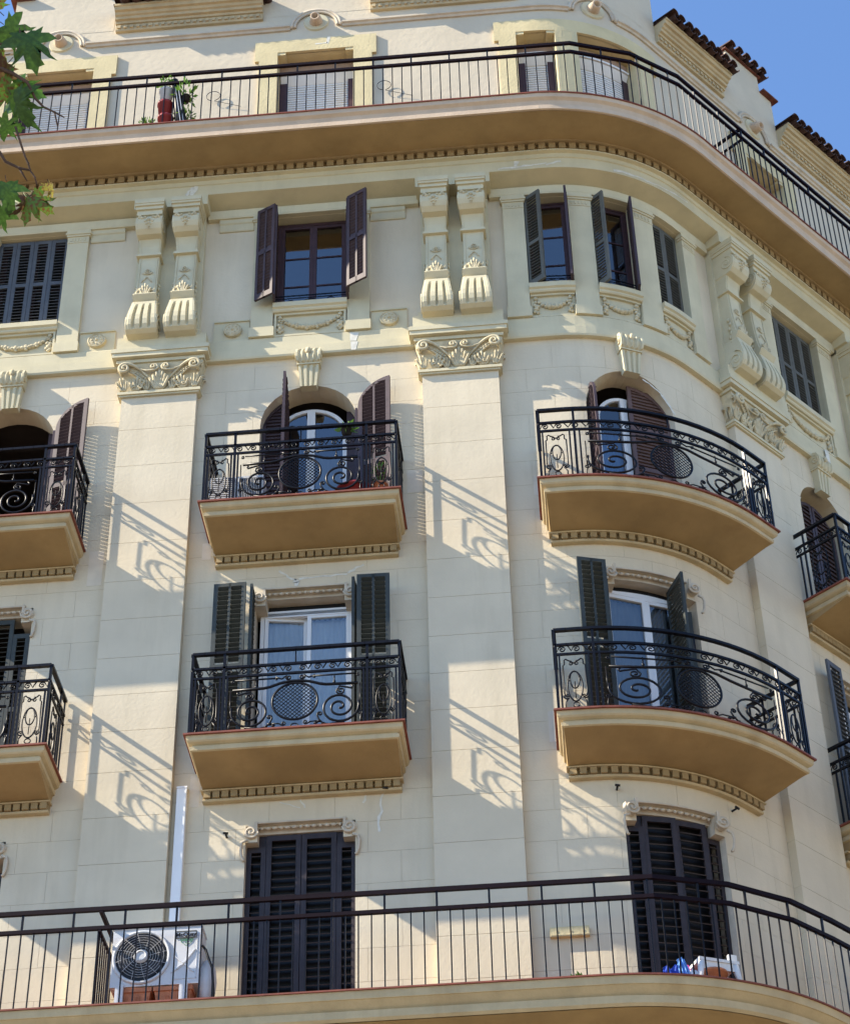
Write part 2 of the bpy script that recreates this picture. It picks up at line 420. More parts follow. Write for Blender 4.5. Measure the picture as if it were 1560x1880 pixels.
for i, o_ in enumerate(OPEN): reveal(o_, .35, 'wall' if i < 4 else 'hood'); room(o_)
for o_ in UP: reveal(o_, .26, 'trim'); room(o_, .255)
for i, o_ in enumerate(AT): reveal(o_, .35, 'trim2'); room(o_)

# ---------------------------------------------------------------- string course, friezes, cornices
def mould(name, mt, pr, a, b, dfun=None): 
    mb = MB(); mb.prof(pr, a, b, dfun=dfun); return fixn(mb.build(name, mt, B))
SEG = [(SMIN, PIL[1][0]+.02), (PIL[1][1]-.02, PIL[2][0]+.02), (PIL[2][1]-.02, PIL[3][0]+.02), (PIL[3][1]-.02, PIL[4][0]+.02), (PIL[4][1]-.02, SMAX)]
for a, b in SEG:
    mould('string_course', 'trim', [(-.01, 6.83), (.075, 6.83), (.085, 6.86), (.085, 7.0), (.06, 7.02), (.06, 7.22), (.045, 7.24), (-.01, 7.24)], a, b)
def gaps(a, b):   # fields of the window storey between pilaster blocks
    return a, b
# lintel band, frieze, cornice fillet (frieze drops over each pilaster)
for a, b in SEG:
    mould('lintel_band', 'trim', [(-.01, 9.765), (.08, 9.765), (.09, 9.80), (.09, 9.93), (-.01, 9.95)], a+.02, b-.02)
mould('frieze', 'trim', [(-.02, 9.95), (.10, 9.99), (.34, 10.04), (.34, 10.24), (.36, 10.25), (.36, 10.33), (.42, 10.34), (.42, 10.365), (-.02, 10.365)], SMIN, SMAX)
for a, b in PIL:
    mould('frieze_block', 'trim', [(-.01, 9.835), (.345, 9.835), (.345, 10.05), (-.01, 10.05)], a-.02, b+.03)
# dentil course under the top balcony
mould('dentil_band', 'soffit', [(-.02, 10.365), (.36, 10.365), (.36, 10.50), (-.02, 10.50)], SMIN, SMAX)
mould('dentil_band', 'dent', [(.30, 10.505), (.46, 10.505), (.47, 10.53), (.30, 10.53)], SMIN, SMAX)
dm = MB(); dm.box(-.051, .051, -.07, 0, 0, .115)
dme = dm.build('dentil', 'dent', B, frame(-8.35, .36, 10.378)); dmesh = dme.data
s = -8.35+.152; 
while s < 8.8:
    k = 1.0
    inst('dentil', dmesh, frame(s, .36, 10.378), B)
    ds = .152
    if 0 < s < AE: ds = .152*R/(R+.4)
    s += ds

# ---------------------------------------------------------------- long balconies
def dtop(s):      # the top balcony is a little shallower on the right front
    t = min(1, max(0, s/AE)); return 1.15*(1-t)+1.02*t
def slabprof(D, z, big=False):
    return D, z
def long_slab(D, z, inner, mt, sof, tagz):
    pr = [(0, 0), (D+0.0, 0), (D, -.03)]
    top = mould('floor_tile_edge', 'tilered', [(-.01, z), (D, z), (D, z-.03), (-.01, z-.03)], SMIN, SMAX, tagz)
    q = [(-.01, z-.031), (D-.03, z-.031), (D-.035, z-.10), (D-.06, z-.14), (D-.085, z-.17), (D-.10, z-.175), (D-.10, z-.205), (D-.07, z-.215), (D-.07, z-.29), (D-.09, z-.30), (-.01, z-.30)]
    mould('balcony_slab', mt, q, SMIN, SMAX, tagz)
    mould('soffit', sof, [(-.01, z-.298), (D-.10, z-.298), (D-.10, z-.315), (D-.14, z-.318), (inner, z-.34), (-.01, z-.34)], SMIN, SMAX, tagz)
long_slab(1.15-1.15, ZTOP, 0, 'mouldpink', 'soffit', None) if False else None
def long2(dfun, z, mt, profile, sofz, inner):
    mould('floor_tile_edge', 'tilered', [(-1.3+.05, z), (0, z), (0, z-.03), (-1.3+.05, z-.03)], SMIN, SMAX, dfun) if False else None
    def wrap(nm, m_, pts, lift=0):   # pts: (offset from outer edge, z); inner side stays on the wall
        ss = srange(SMIN, SMAX); n = len(pts)+2; mb = MB(); vs = []
        for s_ in ss:
            D = dfun(s_); vs.append(P(s_, -.01, pts[0][1]))
            for o_, zz in pts: vs.append(P(s_, D+o_, zz))
            vs.append(P(s_, -.01, pts[-1][1]+lift))
        fs = [(i*n+j, (i+1)*n+j, (i+1)*n+(j+1) % n, i*n+(j+1) % n) for i in range(len(ss)-1) for j in range(n)]
        mb.add(vs, fs); return fixn(mb.build(nm, m_, B))
    wrap('floor_tile_edge', 'tilered', [(0, z), (0, z-.018)])
    wrap('balcony_slab', mt, [(o_, z+zz) for o_, zz in profile], .26)
    # soffit as a sheet from the lip back to the wall
    ss = srange(SMIN, SMAX); mb = MB(); vs = []
    for s_ in ss: vs += [P(s_, dfun(s_)+profile[-1][0]-.012, z+profile[-1][1]-.004), P(s_, inner, sofz)]
    mb.add(vs, [(2*i, 2*i+1, 2*i+3, 2*i+2) for i in range(len(ss)-1)]); mb.build('soffit', 'soffit', B)
long2(dtop, ZTOP, 'mouldpink', [(-.02, -.019), (-.025, -.095), (-.055, -.12), (-.07, -.135), (-.085, -.225), (-.06, -.24), (-.06, -.325), (-.085, -.33)], 10.535, .30)
long2(lambda s_: .94, ZL, 'mould', [(-.02, -.019), (-.03, -.11), (-.045, -.115), (-.105, -.18), (-.13, -.205), (-.10, -.215), (-.10, -.30), (-.13, -.33)], ZL-.40, .0)

# long railings: straight rails between kinks, a post every fourth baluster
def long_rail(kinks, zb, ztop, zsec, pitch, label, s_lo, s_hi):
    pts = [P(*k, 0)-Vector((0, 0, Z0)) for k in kinks]
    mb = MB()
    def bar(z, hw, hh):
        for a, b in zip(pts[:-1], pts[1:]):
            dv = (b-a); L = dv.length; ang = atan2(dv.y, dv.x)
            mb.box(-.004, L+.004, -hw, hw, -hh, hh, Matrix.Translation((a.x, a.y, z+Z0)) @ Matrix.Rotation(ang, 4, 'Z'))
    bar(ztop, .022, .026); bar(zsec, .022, .022)
    L = 0; cum = [0]
    for a, b in zip(pts[:-1], pts[1:]): L += (b-a).length; cum.append(L)
    rail = mb.build('long_railing', 'ironrail', B, label=label)
    q = MB(); q.box(-.0075, .0075, -.0075, .0075, zb+.002, zsec-.02); me = None
    pm = MB(); pm.box(-.012, .012, -.012, .012, zsec+.02, ztop-.02); pme = None
    u = .05; i = 0
    while u < L:
        k = max(j for j in range(len(cum)) if cum[j] <= u); k = min(k, len(pts)-2)
        a, b = pts[k], pts[k+1]; p = a+(b-a)*((u-cum[k])/(cum[k+1]-cum[k])); ang = atan2((b-a).y, (b-a).x)
        mx = Matrix.Translation((p.x, p.y, Z0)) @ Matrix.Rotation(ang, 4, 'Z')
        if me is None: me = q.build('baluster', 'iron', rail, mx).data
        else: inst('baluster', me, mx, rail)
        if i % 4 == 2:
            if pme is None: pme = pm.build('post', 'iron', rail, mx).data
            else: inst('post', pme, mx, rail)
        u += pitch; i += 1
    return rail
long_rail([(-9.2, 1.07), (.38, 1.07), (1.05, 1.05), (1.68, 1.0), (2.2, .95), (8.6, .94)], ZTOP, 12.03, 11.83, .1455, 'straight barred railing along the top balcony', -9, 8)
long_rail([(-9.2, .86), (.43, .86), (1.09, .86), (1.72, .86), (2.3, .86), (6.5, .86)], ZL, -2.29, -2.53, .1465, 'straight barred railing along the lowest balcony', -9, 8)
# dividers between neighbouring flats
for nm_s, d1_, zb, zt in ((-5.62, .84, ZL, -2.31), (3.02, .93, ZTOP, 12.0)):
    mb = MB()
    mx = frame(nm_s, .02, 0)
    mb.box(-.02, .02, -d1_, 0, zt-.03, zt+.02, mx); mb.box(-.015, .015, -d1_, 0, zt-.27, zt-.235, mx)
    dv = mb.build('divider_railing', 'ironrail', B)
    q = MB(); q.box(-.008, .008, -.008, .008, zb, zt-.25); me = None
    k = .06
    while k < d1_:
        mx = frame(nm_s, k, 0)
        if me is None: me = q.build('bar', 'ironrail', dv, mx).data
        else: inst('bar', me, mx, dv)
        k += .095

# ---------------------------------------------------------------- small balconies
def small_balcony(c, hw, D, z):
    def ring(pts, nm, mt, back=0.0, caplow=False):
        ss = [c-hw]+[q for q in srange(c-hw, c+hw, .14)[1:-1]]+[c+hw]
        mb = MB(); rows = []
        for o_, zz in pts:
            row = [P(c-hw-o_, back, z+zz), P(c-hw-o_, D+o_, z+zz)]
            for q in ss[1:-1]: row.append(P(q, D+o_, z+zz))
            row += [P(c+hw+o_, D+o_, z+zz), P(c+hw+o_, back, z+zz)]; rows.append(row)
        n = len(rows[0]); vs = [v for r in rows for v in r]
        fs = [(i*n+j, i*n+j+1, (i+1)*n+j+1, (i+1)*n+j) for i in range(len(rows)-1) for j in range(n-1)]
        mb.add(vs, fs)
        return mb
    def sheet(mb, o_, zf, zb_, up=False, hwb=None):
        ss = srange(c-hw-o_, c+hw+o_, .14); vs = []
        hb_ = hw+o_ if hwb is None else hwb
        for q in ss:
            t = (q-(c-hw-o_))/(2*(hw+o_)); vs += [P(q, D+o_, z+zf), P(c-hb_+2*hb_*t, -.005, z+zb_)]
        mb.add(vs, [(2*i, 2*i+1, 2*i+3, 2*i+2) for i in range(len(ss)-1)])
    mb = ring([(0, 0), (0, -.022)], 'x', 'x'); sheet(mb, 0, 0, 0); sheet(mb, 0, -.022, -.022)
    slab = fixn(mb.build('balcony_slab', 'mould', B)); slab.data.materials.clear(); slab.data.materials.append(M['tilered']); slab.name = 'floor_tile_edge'
    pr = [(-.03, -.023), (-.035, -.085), (-.05, -.105), (-.085, -.125), (-.095, -.13), (-.095, -.15), (-.075, -.158), (-.08, -.205), (-.105, -.215)]
    mb = ring(pr, 'x', 'x'); fixn(mb.build('balcony_slab', 'mould', B))
    mb = MB(); ss = srange(c-hw+.105, c+hw-.105, .14); vs = []
    for q in ss:
        t = (q-c)/(hw-.105); vs += [P(q, D-.105, z-.214), P(c+t*(hw-.12), .10, z-.325)]
    mb.add(vs, [(2*i, 2*i+1, 2*i+3, 2*i+2) for i in range(len(ss)-1)])
    for sg in (-1, 1):   # cheeks closing the tapered soffit
        mb.add([P(c+sg*(hw-.105), D-.105, z-.214), P(c+sg*(hw-.12), .10, z-.325), P(c+sg*(hw-.12), -.005, z-.33), P(c+sg*(hw-.105), -.005, z-.214)], [(0, 1, 2, 3)])
    mb.build('soffit', 'soffit', B)
    w2 = hw-.12
    mb = MB(); mb.prof([(-.01, z-.48), (.075, z-.48), (.085, z-.465), (.085, z-.45), (-.01, z-.45)], c-w2, c+w2)
    fixn(mb.build('dentil_band', 'mould', B))
    mb = MB(); mb.prof([(-.01, z-.449), (.05, z-.449), (.05, z-.355), (-.01, z-.355)], c-w2, c+w2)
    fixn(mb.build('dentil_band', 'soffit', B))  # ochre backing darkens the dentil gaps, for shade under the fillet above
    mb = MB(); mb.prof([(-.01, z-.354), (.12, z-.354), (.13, z-.34), (.10, z-.325), (-.01, z-.325)], c-w2-.02, c+w2+.02); fixn(mb.build('dentil_band', 'mould', B))
    n = 22
    for i in range(n):
        q = c-w2+.06+(2*w2-.12)*i/(n-1)
        inst('dentil', sdm, frame(q, .058, z-.443), B)
q = MB(); q.box(-.041, .041, -.058, 0, 0, .084)
sd = q.build('dentil', 'dent', B, frame(C1-1.15, .058, 3.6-.443)); sdm = sd.data
bpy.data.objects.remove(sd)

def spiral(c, r0, r1, turns, a0, n=None, sgn=1, sx=1.0):
    n = n or int(14*turns)+4; out = []
    for i in range(n+1):
        t = i/n; r = r0+(r1-r0)*(t**.9); a = a0+sgn*2*pi*turns*t
        out.append((c[0]+r*cos(a)*sx, c[1]+r*sin(a)))
    return out
def ell(c, rx, ry, n=26): return [(c[0]+rx*cos(2*pi*i/n), c[1]+ry*sin(2*pi*i/n)) for i in range(n)]
def end_panel(uc, w):
    # strokes (name, points in metres, radius, closed) of one narrow panel centred at uc
    S = []
    S.append(('oval', ell((uc, .335), .090, .215), .0075, True)); S.append(('oval', ell((uc, .43), .056, .125, 20), .007, True))
    S.append(('oval', ell((uc, .072), .038, .034, 12), .006, True))
    S.append(('bar', [(uc, .17), (uc, .40)], .005, False))
    for g_ in (-1, 1):
        x = uc+g_*w*.30
        S.append(('bar', [(uc+g_*.085, .42), (uc+g_*.05, .42)], .006, False))
        S.append(('scroll', [(uc+g_*.01, .66), (uc+g_*.03, .70), (uc+g_*.06, .71), (x-g_*.02, .735), (x, .72), (x, .655), (x+g_*.018, .64), (x+g_*.02, .26), (x+g_*.02, .235)]
                  + spiral((x-g_*.005, .19), .03, .03, .55, 1.0 if g_ > 0 else pi-1.0, 8, -g_)+[(x+g_*.01, .11), (x+g_*.01, .0)], .007, False))
        S.append(('scroll', spiral((x-g_*.012, .20), .006, .024, 1.1, 0, 12, g_), .006, False))
        S.append(('scroll', spiral((uc+g_*.03, .665), .008, .028, 1.2, pi/2, 14, g_), .006, False))
    return S
def railing(c, hw, Dr, z, lab):
    k = hw/1.27
    def F(u, v): return P(c+u, Dr, z+v)                    # front, u in metres along the wall line
    def Sd(sg):
        return lambda u, v: P(c+sg*hw, u, z+v)
    H = 1.17
    mb = MB()
    def flat(fn, u0, u1, v, hh, hd, seg=.14):
        n = max(1, int(abs(u1-u0)/seg)); 
        pts = [fn(u0+(u1-u0)*i/n, v) for i in range(n+1)]
        for a, b in zip(pts[:-1], pts[1:]):
            dv = b-a; L = dv.length
            mb.box(-.003, L+.003, -hd, hd, -hh, hh, Matrix.Translation(a) @ Matrix.Rotation(atan2(dv.y, dv.x), 4, 'Z'))
    def vert(fn, u, v0, v1, r):
        a = fn(u, v0); t = path(c+u, 0)[2] if fn is F else path(c, 0)[2]
        mb.box(-r, r, -r, r, 0, v1-v0, Matrix.Translation(a) @ Matrix.Rotation(t, 4, 'Z'))
    for fn, u0, u1 in ((F, -hw, hw), (Sd(-1), .02, Dr), (Sd(1), .02, Dr)):
        flat(fn, u0, u1, H, .018, .026); flat(fn, u0, u1, .95, .015, .016); flat(fn, u0, u1, .81, .014, .014)
    for u in (-hw, -.69*hw, .69*hw, hw): vert(F, u, 0, H, .016)
    for u in (-.655*hw, .655*hw, -.725*hw, .725*hw, -.965*hw, .965*hw): vert(F, u, 0, .81, .011)
    for sg in (-1, 1):
        vert(Sd(sg), .04, 0, H, .010)
        for u in (.16, .70): vert(Sd(sg), u, 0, .81, .011)
        vert(Sd(sg), Dr*.30, 0, H, .012)
    vert(F, 0, .95, H, .008)
    rail = mb.build('balcony_railing', 'iron', B, label=lab)
    groups = {}
    def put(fn, strokes):
        for nm, pts, r, closed in strokes:
            t = MB(); t.tube([fn(*p) for p in pts], r*1.35, 5, closed)
            t.build({'bar': 'iron_bar', 'scroll': 'iron_scroll', 'oval': 'iron_oval', 'disc': 'mesh_disc'}[nm], 'iron', rail)
    S = []
    # arched thick bar and thin bar over it
    arch = [(-.60*hw, .60), (-.30*hw, .61), (-.24*hw, .625), (-.14*hw, .67), (-.05*hw, .69), (.05*hw, .69), (.14*hw, .67), (.24*hw, .625), (.30*hw, .61), (.60*hw, .60)]
    S.append(('bar', arch, .014, False))
    for g_ in (-1, 1):
        S.append(('bar', [(g_*.58*hw, .745), (g_*.16*hw, .745)], .0085, False))
        S.append(('scroll', spiral((g_*.60*hw, .725), .006, .022, 1.1, pi/2, 12, g_), .007, False))
        S.append(('bar', [(g_*.375*hw, .61), (g_*.375*hw, .745)], .006, False))
        S.append(('scroll', spiral((g_*.065*hw, .745), .008, .036, 1.4, -pi/2, 18, g_)+[(g_*.13*hw, .73), (g_*.19*hw, .76)], .008, False))
        # big double spiral
        cx = g_*.425*hw
        sp = spiral((cx, .275), .015, .235, 2.3, -pi/2, 52, g_, 1.02*k**1.2)
        S.append(('scroll', sp, .0115, False))
        ex, ey = sp[-1]
        S.append(('scroll', spiral((cx+g_*.01*hw, .50), .008, .052, 1.35, -pi*.3 if g_ > 0 else pi*1.3, 20, -g_, k**.6)+[(cx-g_*.0*hw, .57), (cx+g_*.10, .545), (cx+g_*.15, .53), (cx+g_*.165, .555), (cx+g_*.14, .57)], .009, False))
        S.append(('scroll', [(cx+g_*.05*hw, .055), (g_*.33*hw, .03), (g_*.27*hw, .05), (g_*.235*hw, .10), (g_*.215*hw, .16)]+spiral((g_*.24*hw, .185), .03, .008, 1.1, pi if g_ > 0 else 0, 12, -g_), .009, False))
        S.append(('scroll', [(g_*.23*hw, .09), (g_*.15*hw, .085), (g_*.12*hw, .06)]+spiral((g_*.105*hw, .085), .028, .008, 1.1, -pi/2, 12, -g_), .007, False))
        # small standing scroll next to the end panel
        S.append(('scroll', spiral((g_*.62*hw, .17), .008, .032, 1.2, 0, 14, -g_)+[(g_*.625*hw, .08), (g_*.625*hw, 0)], .007, False))
        S.append(('bar', [(g_*.62*hw, .20), (g_*.62*hw, .60)], .006, False))
        for uc in (g_*.845*hw,): S += end_panel(uc, .27*hw)
    S.append(('oval', ell((0, .04), .045, .034, 12), .006, True))
    kd = k if hw < 1.33 else .80
    S.append(('oval', ell((0, .395), .275*kd, .265, 40), .012, True))
    put(F, S)
    # lattice of the round mesh
    t = MB(); n = 15; rx, ry = .270*kd, .26
    for i in range(-n, n+1):
        for g_ in (-1, 1):
            o_ = i*.052*1.4; pts = []
            for j in range(-24, 25):
                x = j/24*1.0; X = x*rx; Y = g_*x*ry*1.0+o_*.72
                if (X/rx)**2+(Y/ry)**2 <= 1: pts.append(F(X, .395+Y))
            if len(pts) > 1: t.tube([pts[0], pts[len(pts)//2], pts[-1]], .0056, 4)
    t.build('mesh_disc', 'iron', rail)
    # scroll frieze between second and third rail
    fr = []
    for fn, a, b in ((F, -hw, hw), (Sd(-1), .06, Dr), (Sd(1), .06, Dr)):
        W_ = b-a; n = max(2, int(round(W_/.185))); n += n % 2; L = W_/n
        for i in range(n):
            uc = a+(i+.5)*L; g_ = 1 if uc < (a+b)/2 else -1
            if fn is F and n > 4 and i in (n//2-1, n//2):
                pass
            fr.append((fn, ('scroll', spiral((uc, .88), .008, .045, 1.3, pi*.2 if g_ > 0 else pi*.8, 18, g_)+[(uc-g_*L*.35, .855), (uc-g_*L*.6, .935)], .007, False)))
    for fn, st in fr: put(fn, [st])
    for i_, fn in enumerate((Sd(-1), Sd(1))): put(fn, end_panel(.46, .34))
    # bulb drops and leaf knots
    t = MB()
    for g_ in (-1, 1):
        p = F(g_*.375*hw, .635); t.blob(p, .02, .02, .03)
        for u, v, r in ((.235, .085, .035), (.20, .06, .03), (.27, .05, .03), (.18, .73, .022), (0.03, .70, .02)): t.blob(F(g_*u*hw, v), r*.9, r*.6, r*.55, None, 7, 5, .5)
    t.build('iron_leaf', 'iron', rail)
    return rail
BAL = [(C0-.045, 1.327, .88, 3.6, 'end of an ornate black railing cut by the left edge, upper row'), (C0-.045, 1.327, .875, 0.0, 'end of an ornate black railing cut by the left edge, lower row'),
       (C1+.02, 1.327, .88, 3.6, 'ornate black railing with round mesh disc under the open brown shutters'), (C1+.02, 1.33, .875, 0.0, 'ornate black railing with round mesh disc before the curtained door'),
       (C2+.045, 1.457, .87, 3.6, 'curved ornate black railing of the upper rounded bay'), (C2+.045, 1.446, .88, 0.0, 'curved ornate black railing of the lower rounded bay'),
       (C3+.03, 1.12, .87, 3.6, 'ornate black railing on the far right wall, upper'), (C3+.03, 1.12, .87, 0.0, 'ornate black railing on the far right wall, lower')]
for c, hw, D, z, lab in BAL:
    small_balcony(c, hw, D, z); railing(c, hw-.06, D-.06, z, lab)

# ---------------------------------------------------------------- capitals, consoles
def local(nm, mt, fn, mx, parent): 
    mb = MB(); fn(mb); return mb.build(nm, mt, parent, mx)
def sp3(c, r0, r1, turns, a0, y, sgn, rise=0.0, n=None):
    n = n or int(16*turns)+4
    return [Vector((c[0]+(r0+(r1-r0)*i/n)*cos(a0+sgn*2*pi*turns*i/n), y-rise*(1-i/n), c[1]+(r0+(r1-r0)*i/n)*sin(a0+sgn*2*pi*turns*i/n))) for i in range(n+1)]
HW = .532
def leafshape(mb, x, z0, h, w, y0, curl, lobes=5, tilt=0):
    # acanthus: overlapping ribs fanning out, tip curling outwards
    for i in range(lobes):
        t = (i/(lobes-1)-.5)*2; hh = h*(1-.45*abs(t)**1.3); pts = []; rs = []
        for j in range(6):
            q = j/5; pts.append(Vector((x+t*w*(.25+.75*q**.8)+tilt*q, y0-.012-curl*q**2.2, z0+hh*(q-.12*q**4)))); rs.append(w*.27*(.55+.7*q-.75*q*q)+.003)
        mb.tube(pts, rs, 6)
        mb.blob(pts[-1], w*.17, w*.15, w*.12, None, 6, 4, .4)
def cap_parts():
    P_ = {}
    b = MB()      # astragal, bell, abacus, plinth blocks (local: x along wall, -y out, z from string bottom 6.2)
    def ringbox(mb, o, z0, z1): mb.box(-HW-o, HW+o, -o-.0, .14, z0, z1)
    ringbox(b, .035, 0.0, .028); ringbox(b, .055, .028, .075); ringbox(b, .04, .075, .09)
    P_['astragal'] = (b, 'trim')
    b = MB(); n = 8; prev = None
    vs = []; fs = []
    for i in range(n+1):
        q = i/n; o = .01+.075*q**2.2; zz = .09+.46*q
        vs += [(-HW-o, .14, zz), (-HW-o, -o, zz), (HW+o, -o, zz), (HW+o, .14, zz)]
    for i in range(n):
        for j in range(3): fs.append((i*4+j, i*4+j+1, (i+1)*4+j+1, (i+1)*4+j))
    b.add(vs, fs); P_['bell'] = (b, 'orn')
    b = MB()
    for o, z0, z1 in ((.07, .55, .585), (.10, .585, .64), (.085, .64, .66), (.155, .66, .735), (.17, .735, .80), (.15, .80, .83)): ringbox(b, o, z0, z1)
    P_['abacus'] = (b, 'trim')
    b = MB(); ringbox(b, .11, .83, 1.07); b.box(-HW-.03, HW+.02, -.10, .14, 1.07, 1.15)
    P_['plinth'] = (b, 'trim')
    vol = []
    for g_ in (-1, 1):
        t = MB()      # large corner volute with its stem rising from the middle
        stem = [Vector((g_*.12, -.035, .27)), Vector((g_*.19, -.05, .36)), Vector((g_*.29, -.075, .47)), Vector((g_*.38, -.10, .525)), Vector((g_*.455, -.13, .535))]
        sp = [Vector((g_*(.495+(.085-.075*q)*sin(2*pi*1.6*q)), -.135-.025*q, .445+(.09-.078*q)*cos(2*pi*1.6*q))) for q in [i/28 for i in range(29)]]
        t.tube(stem+sp, [.014, .018, .022, .026, .028]+[.028*(1-.5*i/28) for i in range(29)], 7)
        stem2 = [Vector((g_*.20, -.03, .22)), Vector((g_*.28, -.045, .32)), Vector((g_*.38, -.07, .40)), Vector((g_*.44, -.09, .42))]
        t.tube(stem2, [.012, .016, .018, .012], 6)
        for i in range(7):
            q = i/6; t.blob((g_*(.20+.22*q), -.05-.045*q, .31+.14*q), .018, .012, .014, None, 6, 4, .3)
        vol.append(t)
        t = MB()      # side volute at the return
        t.tube([Vector((g_*(.565+.02*sin(2*pi*1.4*q)), -.06+(.07-.055*q)*cos(2*pi*1.4*q)*.9, .445+(.08-.065*q)*sin(2*pi*1.4*q))) for q in [i/24 for i in range(25)]], .02, 6)
        vol.append(t)
        t = MB()      # small inner helix
        sp = [Vector((g_*(.085+(.062-.055*q)*sin(2*pi*1.5*q+pi)), -.10-.02*q, .475+(.062-.055*q)*cos(2*pi*1.5*q+pi))) for q in [i/24 for i in range(25)]]
        t.tube([Vector((g_*.37, -.075, .50)), Vector((g_*.28, -.08, .465)), Vector((g_*.19, -.09, .42)), Vector((g_*.12, -.10, .41))]+sp, [.010, .013, .016, .018]+[.018]*25, 6)
        vol.append(t)
    P_['volute'] = (vol, 'orn')
    lv = []
    t = MB(); leafshape(t, 0, .10, .34, .13, -.02, .06, 7); lv.append(t)
    for g_ in (-1, 1):
        t = MB(); leafshape(t, g_*.33, .10, .24, .10, -.02, .05, 5, g_*-.02)
        t.tube(sp3((g_*.27, .155), .008, .04, 1.3, 0, -.06, g_), .010, 5); t.tube(sp3((g_*.36, .165), .008, .035, 1.2, pi, -.06, -g_), .009, 5); lv.append(t)
        t = MB(); leafshape(t, g_*.50, .10, .25, .07, -.03, .055, 4, g_*.03); lv.append(t)
        t = MB(); leafshape(t, g_*.18, .10, .20, .06, -.02, .04, 4, g_*.02); lv.append(t)
        t = MB()
        for yy in (.08, -.01):
            for j in range(3): t.tube([Vector((g_*(HW+.01), yy+.02*j, .10)), Vector((g_*(HW+.035), yy+.02*j, .2)), Vector((g_*(HW+.07), yy+.015*j-.01, .30+.02*j)), Vector((g_*(HW+.10), yy+.01*j, .30))], [.016, .018, .016, .01], 5)
        lv.append(t)
    P_['leaf'] = (lv, 'orn')
    return P_
CP = cap_parts(); capme = {}
for pi_, (a, b) in enumerate(PIL):
    c = (a+b)/2; mx = frame(c, DP, 6.2)
    def mk(nm, mb, mt, par, key):
        if key in capme: return inst(nm, capme[key], mx, par)
        o = mb.build(nm, mt, par, mx); capme[key] = o.data; return o
    root = mk('capital', CP['bell'][0], 'orn', B, 'bell')
    mk('astragal', CP['astragal'][0], 'trim', root, 'astr'); mk('abacus', CP['abacus'][0], 'trim', root, 'aba'); mk('plinth_block', CP['plinth'][0], 'trim', root, 'pli')
    for i, t in enumerate(CP['volute'][0]): mk('volute', t, 'orn', root, 'v%d' % i)
    for i, t in enumerate(CP['leaf'][0]): mk('acanthus_leaf', t, 'orn', root, 'l%d' % i)
    # pilaster strip behind the consoles
    q = MB(); q.sbox(a+.03, b-.03, -.01, .10, 7.35, 9.84); q.build('upper_pilaster', 'trim', B)

